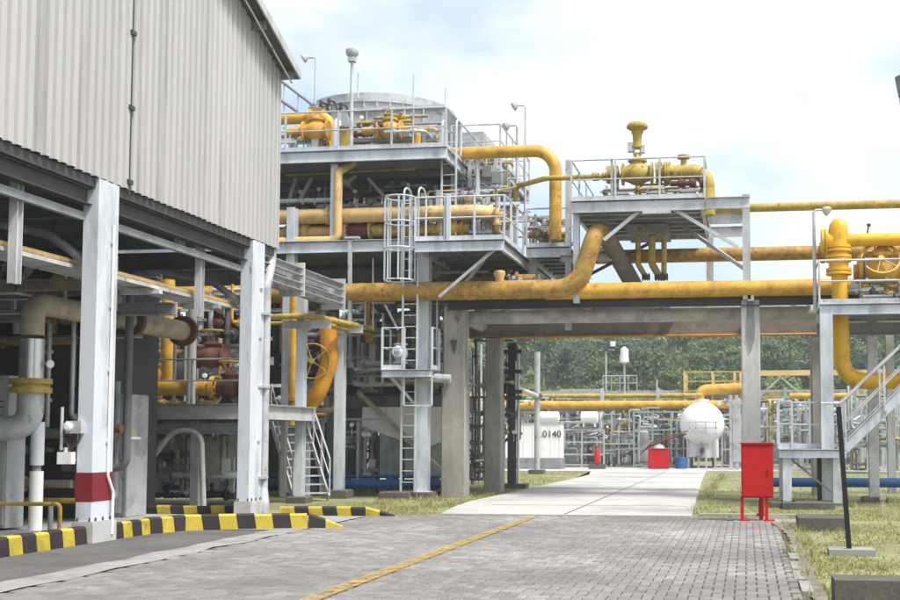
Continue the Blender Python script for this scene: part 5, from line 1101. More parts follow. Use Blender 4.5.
part('base', MB().box(p.x - .28, p.x + .34, p.y - .2, p.y + .25, -.1, .06), 'slab', t, 0)
pipe('blue_pipe', 'blue pipe lying low behind the landing at the right', [(XA(752, 30.5), 30.9, ZA(482.5, 30.9, 820)), (8, 30.9, ZA(482.5, 30.9, 820))], .125, 'blue')
m = MB().box(XA(880, 24.5), XA(884, 24.5), 24.5, 24.6, 0, .3).box(XA(879, 24.5), XA(885, 24.5), 24.48, 24.62, .3, .42); solo('tap_post', m, 'aged', 'small rusty tap post in the grass at the right', 'tap post', 0)
# fire hose cabinet
def hose_cabinet(label, x0, x1, Y, z0, z1, d, legs=True):
    t = thing('fire_cabinet', label, 'fire cabinet', ((x0+x1)/2, Y + d/2, 0), 'red fire cabinets')
    part('body', MB().box(x0, x1, Y, Y + d, z0, z1), 'red', t, 0)
    dr = part('door', MB().box(x0 + .025, x1 - .025, Y - .022, Y - .001, z0 + .03, z1 - .05), 'red', t, 0)
    part('handle', MB().box(x1 - .10, x1 - .075, Y - .05, Y - .023, (z0+z1)/2 - .06, (z0+z1)/2 + .06), 'red', dr, 0)
    part('rain_hood', MB().box(x0 - .02, x1 + .02, Y - .05, Y + d + .02, z1, z1 + .025), 'red', t, 0)
    if legs:
        for x in (x0 + .04, x1 - .10):
            for y in (Y + .01, Y + d - .06): part('leg', MB().angle((x, y, .03), (x, y, z0), .06, .008, up=(0, 1, 0)), 'red', t, 0)
            part('foot', MB().box(x - .07, x + .12, Y - .06, Y + d + .02, .012, .03), 'red', t, 0)
    return t
x0, x1 = XA(741, 22.1), XA(773, 22.1)
t = hose_cabinet('tall red fire cabinet on legs beside the road in front of the concrete pillar', x0, x1, 22.1, ZA(498, 22.1, 757), ZA(444, 22.1, 757), .42)
m = MB().box(x0 + .33, x0 + .41, 22.3, 22.38, .02, .55); m.lathe((x0 + .37, 22.34, .10), (0, 0, 1), [(0, .09), (.04, .09), (.04, .05), (.3, .05)], 12); solo('fire_hydrant', m, 'red', 'short red standpipe between the legs of the tall red cabinet', 'hydrant')
solo('cabinet_slab', MB().box(x0 - .15, x1 + .5, 21.9, 22.75, -.1, .011), 'slab', 'thin concrete slab under the tall red cabinet', 'slab', 0)
# lamp head at the right edge
YL = 14.0; p = PY(903, 90, YL)
t = thing('street_lamp', 'grey lamp head cut off by the upper right edge', 'street lamp', (p.x + 1.2, YL, 0))
part('pole', MB().cyl((p.x + 1.2, YL, 0), (p.x + 1.2, YL, p.z + .6), .07, 14, .05), 'galv', t)
part('arm', MB().tube(fillet([(p.x + 1.2, YL, p.z + .5), (p.x + .9, YL, p.z + .75), (p.x + .03, YL, p.z + .4), (p.x + .03, YL, p.z + .12)], .2), .03, 8), 'galv', t)
h = part('lamp_shade', MB().lathe((p.x + .03, YL, p.z + .17), (0, 0, -1), [(0, .10), (.015, .125), (.25, .085), (.25, .06), (.27, .06), (.27, .075), (.36, .07)], 20), 'grey', t)

# ================================================================== FAR PLANT
YR = 61.0
def far_label(i): return i
zy = ZA(405, YR, 600)
pipe('far_yellow_pipe', 'thick yellow pipe along the far pipe rack across the road', [(-26, YR, zy), (XA(745, YR), YR, zy)], .23, 'yellow', seg=14)
pipe('far_yellow_pipe', 'thinner yellow pipe above the far yellow pipe', [(-26, YR + .8, ZA(396, YR + .8, 600)), (XA(702, YR), YR + .8, ZA(396, YR + .8, 600))], .13, 'yellowo', seg=12)
pipe('far_pipe', 'grey pipe under the far yellow pipe', [(-26, YR + .4, ZA(411, YR, 600)), (30, YR + .4, ZA(411, YR, 600))], .16, 'concpipe', seg=12)
pipe('far_pipe', 'pale yellow pipe low on the far rack', [(-26, YR + .5, ZA(426, YR, 600)), (XA(636, YR), YR + .5, ZA(426, YR, 600))], .10, 'cream', seg=10)
pipe('far_pipe', 'pale thin pipe below the low yellow pipe on the far rack', [(XA(560, YR), YR + .4, ZA(430, YR, 600)), (XA(640, YR), YR + .4, ZA(430, YR, 600))], .08, 'yellowo', seg=10)
t = thing('far_pipe_rack', 'long pale steel pipe rack at the end of the road', 'pipe rack', (-5, YR, 0))
fr = random.Random(3)
for k, px in enumerate((516, 543, 578, 602, 614, 640, 658, 681, 764, 786, 806, 838, 866, 884, 905)):
    x = XA(px, YR); ht = zy + (-.25 if k % 3 else .9)
    part('post', MB().bar((x, YR + .1, 0), (x, YR + .1, ht), .17, .17), ['pale', 'teal', 'pale', 'white2'][k % 4], t, 0)
    part('post', MB().bar((x, YR + 2.2, 0), (x, YR + 2.2, ht), .15, .15), 'pale', t, 0)
    part('cross_arm', MB().bar((x, YR - .2, zy - .42), (x, YR + 2.4, zy - .42), .14, .18), 'pale', t, 0)
for py, yy, mt_ in ((418, 61.3, 'pale'), (446, 61.6, 'teal'), (437, 63.2, 'pale'), (398, 63.5, 'pale'), (392, 63.2, 'pale')):
    z = ZA(py, yy, 650); part('long_beam', MB().bar((-26, yy, z), (30, yy, z), .1, .16), mt_, t, 0)
for k in range(16):
    px = 516 + k*24 + fr.uniform(-6, 6); x = XA(px, YR)
    part('brace', MB().bar((x, YR + .15, ZA(412, YR, 650)), (x + fr.choice((-1, 1))*1.1, YR + .15, ZA(432, YR, 650)), .07, .07), fr.choice(('pale', 'teal', 'white2')), t, 0)
# green steel skid frames
def skid(label, px0, px1, pytop, Y, mt_, seed, depth=2.2):
    q = random.Random(seed); x0, x1 = XA(px0, Y), XA(px1, Y); zt = ZA(pytop, Y, (px0+px1)/2)
    t = thing('process_skid', label, 'process skid', ((x0+x1)/2, Y + depth/2, .02))
    nx = max(2, int((x1 - x0)/.9)); 
    for i in range(nx + 1):
        x = x0 + (x1 - x0)*i/nx
        for yy in (Y, Y + depth): part('post', MB().bar((x, yy, .02), (x, yy, zt), .09, .09), mt_, t, 0)
    for z in (.15, zt*.35, zt*.68, zt):
        for yy in (Y, Y + depth): part('rail', MB().bar((x0, yy, z), (x1, yy, z), .08, .08), mt_, t, 0)
    for i in range(nx):
        x = x0 + (x1 - x0)*(i + .5)/nx; k = q.randrange(4)
        if k == 0: part('vessel', MB().lathe((x, Y + .8, .25), (0, 0, 1), [(0, .1), (.1, .28), (zt*.55, .28), (zt*.6, .15), (zt*.62, .04)], 14), q.choice(('pale', 'greylt', 'tankwhite')), t)
        elif k == 1: part('cabinet', MB().box(x - .3, x + .3, Y + .4, Y + .9, .2, zt*.6), q.choice(('greylt', 'pale', 'grey')), t, 0)
        else:
            part('pump', MB().lathe((x - .4, Y + .7, .5), (1, 0, 0), [(0, .1), (.05, .2), (.45, .2), (.5, .12), (.7, .1), (.7, .18), (.78, .18)], 12), q.choice(('greylt', 'teal', 'dark')), t)
        for j in range(4):
            p0 = V((x + q.uniform(-.4, .4), Y + q.uniform(.1, 1.2), .3)); z1_ = q.uniform(.5, .95)*zt
            part('pipework', MB().tube(fillet([p0, (p0.x, p0.y, z1_), (p0.x + q.choice((-1, 1))*q.uniform(.4, 1.2), p0.y, z1_), (p0.x + q.uniform(-.5, .5), p0.y + .6, z1_ + q.uniform(.1, .5))], .12, 5), q.uniform(.03, .07), 8), q.choice(('pale', 'white2', 'greylt', 'teal', 'yellowo', 'dark', 'galv')), t)
    return t
skid('pale steel skid with cabinets between the white container and the green frames', 560, 604, 430, 59.5, 'pale', 1)
skid('pale green steel frame with pipework left of the white round tank', 634, 690, 412, 59.2, 'teal', 2)
skid('grey pipework skid just right of the white round tank', 722, 741, 415, 60, 'pale', 3)
skid('pale steel skid seen through the railing right of the tall pillar', 764, 800, 418, 61, 'pale', 4)
skid('busy pale skid behind the right hand stair', 803, 860, 402, 57, 'pale', 5)
skid('white steel skid with pipework at the far right', 862, 915, 395, 55, 'white2', 6)
skid('pale steel skid at the back left of the road opening', 503, 520, 412, 62, 'pale', 7)
skid('grey skid glimpsed between the two concrete pillars', 464, 484, 405, 52, 'pale', 8)
skid('grey skid glimpsed behind the hopper tank', 300, 345, 405, 55, 'pale', 9)
skid('pale skid glimpsed under the mezzanine', 150, 235, 430, 50, 'greylt', 10)
for px, pyt, s, lab in ((548, 412, .7, 'white silencer vessels on top of the far rack, above the container'), (590, 415, .5, 'pale box on the far rack above the small extinguisher')):
    x = XA(px, 59.5); z = ZA(424, 59.5, px)
    m = MB().lathe((x - s, 59.5, z + .35), (1, 0, 0), [(0, .05), (.05, .3), (s*1.8, .3), (s*1.9, .05)], 14).box(x - s*.7, x - s*.6, 59.3, 59.7, z - .15, z + .15).box(x + s*.5, x + s*.6, 59.3, 59.7, z - .15, z + .15); solo('drum', m, 'tankwhite', lab, 'drum')
# white container with its number
YK = 56.0; x0, x1 = XA(506, YK), XA(560, YK); z1 = ZA(424, YK, 540); z0 = ZA(458, YK, 540)
t = thing('site_container', 'white container with a black number beside the far rack', 'container', ((x0+x1)/2, YK + 1.2, 0))
part('body', MB().box(x0, x1, YK, YK + 1.2, z0, z1), 'tankwhite', t, 0)
for k in range(7): x = x0 + (x1-x0)*k/6; part('panel_rib', MB().box(x - .02, x + .02, YK - .015, YK - .001, z0, z1), 'tankwhite', t, 0)
part('skid_base', MB().box(x0 - .05, x1 + .05, YK - .05, YK + 1.3, .03, z0), 'grey', t, 0); part('roof_rim', MB().box(x0 - .04, x1 + .04, YK - .04, YK + 1.24, z1, z1 + .06), 'pale', t, 0)
text('lettering', 'T.0140', (XA(534.5, YK), YK - .04, ZA(437.5, YK, 540)), .48, 'black', t)
# pole standing in front of the container and dark steel column
t = thing('grey_pole', 'grey steel pole standing at the road side in front of the white container', 'pole', (XA(537, 50), 50, 0))
part('pole', MB().cyl((XA(537, 50), 50, 0), (XA(537, 50), 50, ZA(352, 50, 537)), .13, 14), 'greylt', t)
part('cap', MB().box(XA(533, 50), XA(541, 50), 49.8, 50.2, ZA(398, 50, 537), ZA(394, 50, 537)), 'dark', t, 0)
part('base', MB().box(XA(530, 50), XA(544, 50), 49.6, 50.4, 0, .16), 'footing', t, 0)
t = thing('dark_column', 'dark steel column with pipe clamps left of the road opening', 'column', (XA(512, 36), 36, 0))
xk = XA(512, 36); part('post', MB().ibeam((xk, 36, 0), (xk, 36, 4.6), .24, .24, up=(0, 1, 0)), 'dark', t, 0)
part('base', MB().box(xk - .35, xk + .5, 35.7, 36.3, 0, .12), 'footing', t, 0)
for py in (352, 372, 392, 398): z = ZA(py, 36, 512); part('clamp', MB().box(xk - .3, xk + .35, 35.75, 35.9, z - .06, z + .06), 'dark', t, 0)
pipe('thin_pipe', 'thin pale pipe beside the dark steel column', [(xk + .22, 35.9, .1), (xk + .22, 35.9, 4.5)], .045, 'white2')
pipe('branch_pipe', 'grey pipe leaving the dark column towards the grey pole', [(xk - .8, 36, ZA(388, 36, 500)), (xk + .2, 36, ZA(389, 36, 512)), (XA(537, 45), 45, ZA(396, 45, 537))], .09, 'concpipe')
t = valve('small_valve', 'dark valve with loose hoses on the dark steel column', (xk - .35, 35.7, ZA(388, 36, 500)), (1, 0, 0), .12, 'dark', act='wheel', stem=(0, -.6, .8))
pipe('red_hose', 'red hose looped beside the white container', [PY(500, 447, 50), PY(508, 438, 50), PY(519, 435, 50), PY(522, 433, 50)], .06, 'maroon', cat='hose', bend=.4)
pipe('blue_grey_post', 'upright grey pipe glimpsed between the two pillars', [(XA(474, 38), 38, 0), (XA(474, 38), 38, 4.6)], .09, 'pale')
pipe('blue_grey_post', 'second thinner upright pipe glimpsed between the two pillars', [(XA(480, 40), 40, 0), (XA(480, 40), 40, 4.9)], .06, 'galv')
# far red cabinet, extinguisher, barrel
hose_cabinet('small red fire cabinet far down the road left of the white tank', XA(648, 57), XA(668.5, 57), 57, .02, ZA(449, 57, 657), .8, legs=False)
m = MB().lathe((XA(658, 57.6), 57.6, ZA(449, 57, 657)), (0, 0, 1), [(0, .35), (.15, .3), (.28, .1), (.3, .02)], 14); solo('pale_hood', m, 'pale', 'pale hood lying on top of the small far red cabinet', 'hood')
t = thing('fire_extinguisher', 'little red extinguisher on a stand in front of the far rack', 'fire extinguisher', (XA(597, 56.5), 56.5, 0))
xq = XA(597, 56.5); part('cylinder', MB().lathe((xq, 56.5, .25), (0, 0, 1), [(0, .05), (.03, .14), (.65, .14), (.75, .06), (.82, .04), (.9, .06)], 12), 'red', t); part('stand', MB().box(xq - .4, xq + .4, 56.3, 56.8, .02, .25), 'footing', t, 0)
m = MB().lathe((XA(681, 57.5), 57.5, .02), (0, 0, 1), [(0, .26), (.02, .28), (.26, .28), (.28, .3), (.3, .28), (.55, .28), (.57, .26)], 16); solo('blue_barrel', m, 'blue', 'blue barrel beside the legs of the white round tank', 'barrel')
pipe('fill_hose', 'dark red hose rising from the small red cabinet to the white tank', [PY(642, 452, 57.3), PY(650, 446, 57.3), PY(664, 440, 57.6), PY(686, 434, 58)], .05, 'maroon', bend=.4, cat='hose')
pipe('fill_hose', 'pink hose lying along the dark red hose', [PY(640, 455, 57.1), PY(652, 442, 57.2), PY(668, 436, 57.4), PY(688, 431, 58)], .03, 'rustred', bend=.4, cat='hose')
# white round tank
YT = 58.5; xc = XA(701.5, YT); zc = ZA(424, YT, 701); rT = 21.5/1150*YT*1.03
t = thing('round_white_tank', 'white round-ended tank on a white stand at the end of the road', 'tank', (xc, YT + 2, 0))
part('shell', MB().lathe((xc, YT - .2, zc), (0, 1, 0), [(0, .02), (.02, .25), (.08, .5), (.2, .8), (.42, 1.0), (.7, rT), (4.6, rT), (4.9, 1.0), (5.1, .6), (5.2, .02)], 40), 'tankwhite', t, 60)
part('seam', MB().lathe((xc, YT + .55, zc), (0, 1, 0), [(0, rT*1.0), (.01, rT*1.006), (.05, rT*1.006), (.06, rT)], 40), 'tankwhite', t)
part('manway', MB().lathe((xc, YT + 1.2, zc + rT - .05), (0, 0, 1), [(0, .3), (.15, .3), (.15, .36), (.2, .36)], 18), 'tankwhite', t)
part('stand', MB().box(XA(686, YT), XA(718, YT), YT + .4, YT + 4.4, .55, zc - .35), 'tankwhite', t, 0)
for px in (688, 698, 706, 715): part('leg', MB().bar((XA(px, YT), YT + .3, 0), (XA(px, YT), YT + .3, zc - .3), .1, .1), 'white2', t, 0)
m = MB(); za_, zb2 = ZA(434, YT, 701), ZA(422, YT, 701)
for px in (690, 696, 706, 716): m.bar((XA(px, YT), YT - .35, za_), (XA(px, YT), YT - .35, zb2), .05, .05)
for z in (za_, zb2, (za_+zb2)/2): m.bar((XA(688, YT), YT - .35, z), (XA(718, YT), YT - .35, z), .05, .05)
part('guard_rail', m, 'galv', t, 0)
part('outlet', MB().tube(fillet([(XA(702, YT), YT - .1, zc - .9), (XA(702, YT), YT - .1, .6), (XA(688, YT), YT - .1, .6)], .2), .06, 10), 'grey', t); part('outlet_valve', MB().box(XA(700, YT), XA(704, YT), YT - .3, YT + .1, .8, 1.05), 'dark', t, 0)
# far yellow platform and trusses
t = thing('far_yellow_platform', 'pale yellow railed platform with pipes above the white round tank', 'platform', (XA(715, 63), 63, 0))
z1_, z0_ = ZA(372, 63, 700), ZA(391, 63, 700); xa, xb = XA(685, 63), XA(741, 63)
for x in (xa, (xa+xb)/2, XA(735, 63), xb):
    for yy in (63, 65): part('post', MB().bar((x, yy, 0), (x, yy, z1_), .12, .12), 'cream', t, 0)
for z in (z1_, (z1_+z0_)/2, z0_): part('rail', MB().bar((xa, 63, z), (xb, 63, z), .09, .09), 'yellowo', t, 0)
part('floor', MB().box(xa, xb, 63, 65.5, z0_ - .2, z0_ - .06), 'pale', t, 0)
pipe('far_yellow_branch', 'yellow pipe with a branch on the pale yellow platform', [(XA(700, 62.6), 62.6, ZA(412, 62.6, 700)), (XA(700, 62.6), 62.6, ZA(390, 62.6, 700)), (XA(741, 62.6), 62.6, ZA(388, 62.6, 720)), (XA(752, 62.6), 62.6, ZA(388, 62.6, 720))], .28, 'yellow', bend=.4)
pipe('far_yellow_branch', 'bright orange pipe end seen right of the tall pillar', [(XA(790, 52), 52, ZA(396, 52, 800)), (XA(850, 52), 52, ZA(396, 52, 800))], .13, 'yellow')
t = thing('far_gantry', 'pale gantry with a light triangular truss right of the tall pillar', 'gantry', (XA(785, 62), 62, 0))
part('beam', MB().bar((XA(752, 62), 62, ZA(373, 62, 785)), (XA(900, 62), 62, ZA(373, 62, 785)), .2, .28), 'cream', t, 0)
part('beam', MB().bar((XA(752, 62), 62, ZA(394, 62, 785)), (XA(900, 62), 62, ZA(394, 62, 785)), .12, .2), 'yellowo', t, 0)
for a, b in (((760, 396), (781, 377)), ((781, 377), (803, 396))): part('truss', MB().bar(PY(*a, 61.8), PY(*b, 61.8), .09, .09), 'pale', t, 0)
for px in (812, 824, 858, 880, 899): part('post', MB().bar((XA(px, 62), 62, 0), (XA(px, 62), 62, ZA(373, 62, px)), .14, .14), 'pale', t, 0)
t = thing('far_gantry', 'white steel frame carrying the railing right of the white tank', 'gantry', (XA(738, 56), 56, 0))
for px in (731, 737): part('post', MB().bar((XA(px, 56), 56, 0), (XA(px, 56), 56, ZA(395, 56, px)), .16, .16), 'greylt', t, 0)
part('panel', MB().box(XA(733, 56), XA(741, 56), 55.9, 56.1, .4, ZA(400, 56, 737)), 'greylt', t, 0)
# far rail and light poles
t = thing('far_walkway', 'white railed walkway over the far yellow pipes', 'walkway', (XA(620, 64), 64, 0))
z0_ = ZA(391, 64, 620); deck(t, XA(603, 64), XA(637, 64), 64, 65.5, z0_, .2, 'pale', 'pale', 1, 'pale'); railing(t, [(XA(603, 64), 64, z0_), (XA(637, 64), 64, z0_)], .85, .45, 'pale', .03, toe=False)
for px in (604, 620, 636): part('leg', MB().bar((XA(px, 64), 64.5, 0), (XA(px, 64), 64.5, z0_ - .2), .12, .12), 'pale', t, 0)
for px, yt, Y, lab in ((606, 350, 64, 'far light pole with a cluster of lamps in front of the wooded hill'), (624.5, 362, 63, 'far light pole with one pale lamp in front of the wooded hill'), (657, 380, 63, 'far slim pole rising from the pipe rack')):
    x = XA(px, Y); zt_ = ZA(yt, Y, px); t = thing('light_pole', lab, 'light pole', (x, Y, 0)); part('pole', MB().cyl((x, Y, 0), (x, Y, zt_), .07, 8, .05), 'pale', t)
    if yt < 360:
        for s in (-1, 0, 1): part('lamp', MB().box(x + s*.4 - .13, x + s*.4 + .13, Y - .2, Y + .1, zt_ - .05 + .25*abs(s), zt_ + .22 + .25*abs(s)), 'dark' if s < 1 else 'tankwhite', t, 0)
        part('arm', MB().bar((x - .5, Y, zt_), (x + .5, Y, zt_), .06, .06), 'pale', t, 0)
    elif yt < 370: part('lamp', MB().lathe((x, Y, zt_ - .1), (0, 0, 1), [(0, .1), (.1, .25), (.8, .22), (.95, .05)], 12), 'tankwhite', t)
t = thing('far_shelter', 'low pale green roofed shelter behind the far rack', 'shelter', (XA(545, 68), 68, 0))
x0, x1 = XA(505, 68), XA(600, 68); zt_ = ZA(396, 68, 550)
part('roof', MB().box(x0, x1, 68, 73, zt_ - .15, zt_), 'teal', t, 0); part('roof_fascia', MB().box(XA(560, 68), x1, 67.8, 68, zt_ + .05, zt_ + .4), 'pale', t, 0)
for k in range(7): part('post', MB().bar((x0 + (x1-x0)*k/6, 68.2, 0), (x0 + (x1-x0)*k/6, 68.2, zt_ - .15), .12, .12), 'pale', t, 0)
part('louvre_panel', MB().box(XA(546, 68), XA(584, 68), 68.4, 68.5, zt_ - 1.6, zt_ - .2), 'dark', t, 0)
enclosure('pale equipment building behind the far rack', XA(560, 70), XA(690, 70), 72, 76, 0, ZA(418, 72, 620), 'pale', 10, 'building')
enclosure('pale equipment building behind the right hand skids', XA(762, 68), XA(930, 68), 70, 75, 0, ZA(412, 70, 850), 'greylt', 10, 'building')
enclosure('grey equipment building far behind the plant on the left', -34, -16, 58, 62, 0, 3.0, 'greylt', 10, 'building')

# ================================================================== HILL AND TREES
def hz(x, y):
    s = min(1, max(0, (y - 78)/60)); s = s*s*(3 - 2*s)
    return -.1 + s*12.2 + 1.0*s*noise.noise(V((x*.03, y*.03, 0)))
m = MB(); nx, ny = 60, 26
for j in range(ny):
    for i in range(nx):
        x = -170 + 340*i/(nx-1); y = 76 + 120*j/(ny-1); m.v.append(V((x, y, hz(x, y))))
for j in range(ny-1):
    for i in range(nx-1): a = j*nx + i; m.f.append((a, a+1, a+1+nx, a+nx))
solo('hillside', m, 'hill', None, None, 60, kind='structure')
def leaf_quads(m, c, n, R, size, q, flat=.8):
    for _ in range(n):
        d = V((q.gauss(0, 1), q.gauss(0, 1), q.gauss(0, 1)*flat)); d = d.normalized() * R * (q.random() ** .45)
        p = c + d; nrm = (d.normalized() + V((q.gauss(0, .6), q.gauss(0, .6), q.gauss(0, .6) + .5))).normalized()
        s, u = frame_of(nrm); a = q.uniform(0, pi); s, u = s*cos(a) + u*sin(a), u*cos(a) - s*sin(a); k = size*q.uniform(.6, 1.3)
        o = len(m.v); m.v += [p - s*k, p - u*k*.45, p + s*k, p + u*k*.45]; m.f.append((o, o+1, o+2, o+3))
def tree_meshes(seed, h, spread, leaf, trunkfrac=.45, n=26, lm='leaf_a', per=95):
    q = random.Random(seed); tr = MB(); cr = MB()
    tops = V((q.uniform(-.4, .4), q.uniform(-.4, .4), h*.8))
    tr.tube([V((0, 0, -.5)), V((q.uniform(-.1, .1), 0, h*.3)), tops*.7 + V((0, 0, 0)), tops], .2, 7, radii=[.17, .13, .09, .04])
    for k in range(n):
        t_ = trunkfrac + (1 - trunkfrac)*q.random(); ang = q.uniform(0, 2*pi)
        rr = spread*(1.05 - abs(t_ - .62)*1.2)*sqrt(q.random()); c = V((rr*cos(ang), rr*sin(ang), h*t_))
        if k < 10: tr.tube([V((0, 0, h*max(.25, t_ - .25))), c], .05, 5, radii=[.07, .02])
        leaf_quads(cr, c, per, q.uniform(.55, 1.05)*spread*.38, leaf, q, .7)
    return tr.mesh('trunk', 'bark', smooth=50), cr.mesh('crown', lm, fix=False)
kinds = [tree_meshes(1, 8.5, 3.1, .21, .30, 40, 'leaf_a'), tree_meshes(2, 7.2, 2.8, .2, .22, 36, 'leaf_b'), tree_meshes(3, 9.5, 2.6, .2, .42, 34, 'leaf_c', 90), tree_meshes(4, 6.0, 2.6, .20, .18, 30, 'leaf_d'), tree_meshes(5, 9.0, 1.5, .18, .62, 12, 'leaf_c', 60)]
klab = ['broad mid green tree in the wood on the hill behind the plant', 'bushy light green tree in the wood on the hill behind the plant', 'tall dark green tree with bare lower trunk on the wooded hill', 'low pale green spreading tree at the foot of the wooded hill', 'thin pale trunked tree with a sparse crown on the wooded hill']
tq = random.Random(21); ntree = 0
for row, (yy, cnt) in enumerate(((80, 26), (86, 32), (93, 36), (101, 38), (110, 40), (120, 40))):
    for k in range(cnt):
        x = -46 + 84*(k + tq.uniform(.1, .9))/cnt; y = yy + tq.uniform(-3, 3)
        kd = tq.choice((3, 3, 1, 0) if row == 0 else (1, 0, 3, 4) if row < 2 else (0, 1, 2, 2, 4, 0))
        o = thing('hill_tree', klab[kd], 'tree', (x, y, hz(x, y)), 'trees on the wooded hill')
        s = tq.uniform(.75, 1.0) * (.75, .85, .85, .8, .74, .68)[row]; o.scale = (s*tq.uniform(.9, 1.2), s*tq.uniform(.9, 1.2), s); o.rotation_euler = (0, 0, tq.uniform(0, 6.28))
        for nm, me in zip(('trunk', 'crown'), kinds[kd]):
            c = bpy.data.objects.new(nm, me); col.objects.link(c); c.parent = o
m = MB(); uq = random.Random(4)
for k in range(1900):
    x = uq.uniform(-48, 40); y = uq.uniform(77, 140); leaf_quads(m, V((x, y, hz(x, y) + .7)), 38, uq.uniform(.9, 2.0), .24, uq, .7)
o = bpy.data.objects.new('undergrowth', m.mesh('undergrowth', 'leaf_b', fix=False)); col.objects.link(o); tag(o, 'dense green undergrowth covering the foot of the hill', 'undergrowth', None, 'stuff')
# ================================================================== GRASS
m = MB(); gq = random.Random(9)
def blades(n, x0, x1, y0, y1, hmin, hmax, ok=None, clump=.0):
    for _ in range(n):
        x, y = gq.uniform(x0, x1), gq.uniform(y0, y1)
        if ok and not ok(x, y): continue
        if noise.noise(V((x*.7, y*.7, 3))) < -.12 + clump and gq.random() < .85: continue
        h = gq.uniform(hmin, hmax); a = gq.uniform(0, pi); w = .011; dx, dy = cos(a)*w, sin(a)*w; lx, ly = gq.gauss(0, h*.5), gq.gauss(0, h*.5)
        o = len(m.v); m.v += [V((x-dx, y-dy, -.03)), V((x+dx, y+dy, -.03)), V((x+lx, y+ly, -.03+h))]; m.f.append((o, o+1, o+2))
blades(22000, .66, 5.5, 11, 22, .015, .055)
blades(16000, -1.0, 6.5, 22.9, 31, .02, .06, lambda x, y: not (-1 < x < 1.8 and 23.85 < y < 24.2))
blades(7000, -1.6, 8, 31, 54, .03, .08)
blades(12000, -9.5, -5.4, 22.8, 31, .02, .06, lambda x, y: x < -6.2 - .0*(y) - (.35 if y > 26 else 0) and not (y < 24 and x > -6.6))
blades(9000, -12, -7.0, 31, 54, .03, .08, lambda x, y: x < -7.0)
blades(1500, .50, .72, 9.5, 21.5, .02, .06)
blades(500, -7.7, .6, 9, 22.9, .01, .03, None, .35)
for k in range(150):                                    # taller weed clumps along edges and footings
    kx, ky = gq.choice(((gq.uniform(.62, .95), gq.uniform(10.5, 22)), (gq.uniform(1.0, 5.0), gq.uniform(12, 30)), (gq.uniform(-1.2, -.9), gq.uniform(23, 50)), (gq.uniform(-9, -6.7), gq.uniform(23.2, 31)), (gq.uniform(-12, -7.5), gq.uniform(30, 36))))
    for j in range(gq.randrange(10, 34)):
        x, y = gq.gauss(kx, .07), gq.gauss(ky, .07); h = gq.uniform(.06, .2); a = gq.uniform(0, pi); w = .009; lx, ly = gq.gauss(0, h*.45), gq.gauss(0, h*.45)
        o_ = len(m.v); m.v += [V((x-cos(a)*w, y-sin(a)*w, -.03)), V((x+cos(a)*w, y+sin(a)*w, -.03)), V((x+lx, y+ly, -.03+h))]; m.f.append((o_, o_+1, o_+2))
o = bpy.data.objects.new('grass', m.mesh('grass', 'grass', fix=False)); col.objects.link(o); tag(o, 'short dry grass on the verges beside the road', 'grass', None, 'stuff')
# ---- far plant pipework, brackets on the bridge, road joints, cabinet fittings
FP = ('pale', 'galv', 'white2', 'greylt', 'teal', 'yellowo', 'grey', 'steel')
for k, (a, b, yt, Y, lab) in enumerate(((560, 604, 412, 60.3, 'dense grey pipework under the far yellow pipe'), (604, 640, 410, 60.0, 'silver pipework behind the little red extinguisher'), (640, 688, 408, 60.6, 'pipes and valves filling the pale green frame'), (718, 742, 398, 60.5, 'tangle of pipes right of the white round tank'), (762, 800, 400, 58.0, 'grey pipework behind the landing railing'), (800, 850, 392, 54.5, 'busy pipework behind the landing and the stair'), (850, 905, 385, 52.0, 'pipework and posts at the far right behind the stair'), (515, 560, 398, 61, 'pipes above the white container'))):
    cluster(lab, XA(a, Y), XA(b, Y), Y, Y + 1.6, .15 if k != 7 else 3.0, ZA(yt, Y, (a+b)/2), 26, 60 + k, FP, (.03, .09), 6, 'pale', posts=9, trays=1)
cluster('rusty small lines behind the valve platform railing', XA(600, 31), XA(700, 31), 30.9, 32.4, zD + .06, zD + .8, 18, 81, ('yellowo', 'aged', 'galv', 'rustred', 'grey'), (.02, .05), 5, 'galv', posts=5)
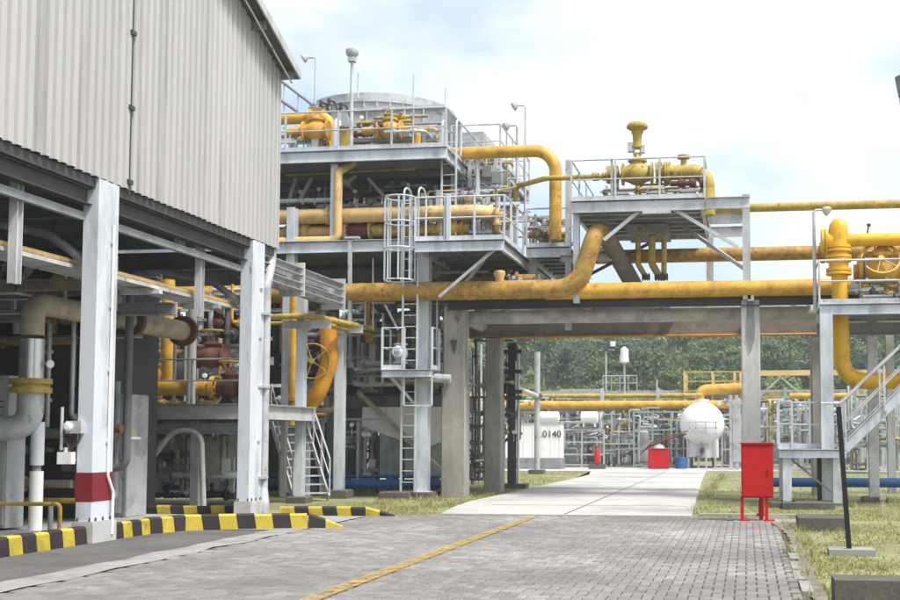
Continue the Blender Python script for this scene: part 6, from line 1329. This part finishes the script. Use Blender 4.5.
cluster('small valves and drain lines on the side platform', XA(850, 28.7), XA(905, 28.7), 28.3, 29.3, zS + .1, zS + .6, 9, 82, ('yellow', 'galv', 'grey', 'yellowo', 'dark'), (.02, .05), 3, 'galv', posts=1)
cluster('cables and thin lines slung under the yellow main on the bridge', XA(470, 30.6), XA(815, 30.6), 30.2, 33.0, zPt - .05, zPt + .35, 14, 83, DK, (.03, .07), 0, 'dark', trays=2)
road_o = bpy.data.objects['service_road']; LOC[road_o] = V((0, 0, 0))
for y in (26.4, 30.6, 35.2, 40.1, 45.3, 50.6): part('joint_seal', MB().box(-5.9 if y < 30 else -6.15, -1.35 - (y - 26)*.02, y, y + .03, .0235, .0265), 'steel', road_o, 0)
part('joint_seal', MB().box(-3.72, -3.69, YP1 + .1, 53, .0275, .0295), 'steel', road_o, 0)
for y in (22.15,):
    pass
cabo = [o for o in bpy.data.objects if o.name == 'fire_cabinet'][0]
cx0, cx1 = XA(741, 22.1), XA(773, 22.1); cz0, cz1 = ZA(498, 22.1, 757), ZA(444, 22.1, 757)
for f in (.15, .5, .85): z = cz0 + (cz1 - cz0)*f; part('hinge', MB().cyl((cx0 + .02, 22.075, z - .05), (cx0 + .02, 22.075, z + .05), .012, 8), 'red', cabo)
part('door_seam', MB().box(cx0 + .02, cx1 - .02, 22.082, 22.0885, cz0 + .022, cz0 + .03), 'maroon', cabo, 0)
# ================================================================== HAZE
m = MB().box(-210, 210, -75, 205, -1.2, 27)
hz_m = bpy.data.materials.new('haze_air'); hz_m.use_nodes = True; hn = hz_m.node_tree.nodes; hl = hz_m.node_tree.links
hn.remove(hn['Principled BSDF']); pv = hn.new('ShaderNodeVolumePrincipled'); pv.inputs['Color'].default_value = (.93, .96, 1, 1); pv.inputs['Density'].default_value = .0011; pv.inputs['Anisotropy'].default_value = .2
hl.new(pv.outputs[0], hn['Material Output'].inputs['Volume']); MATS['haze_air'] = hz_m
o = bpy.data.objects.new('haze', m.mesh('haze', 'haze_air')); col.objects.link(o); o['kind'] = 'stuff'; o['label'] = 'thin pale haze in the air over the whole site'; o['category'] = 'haze'
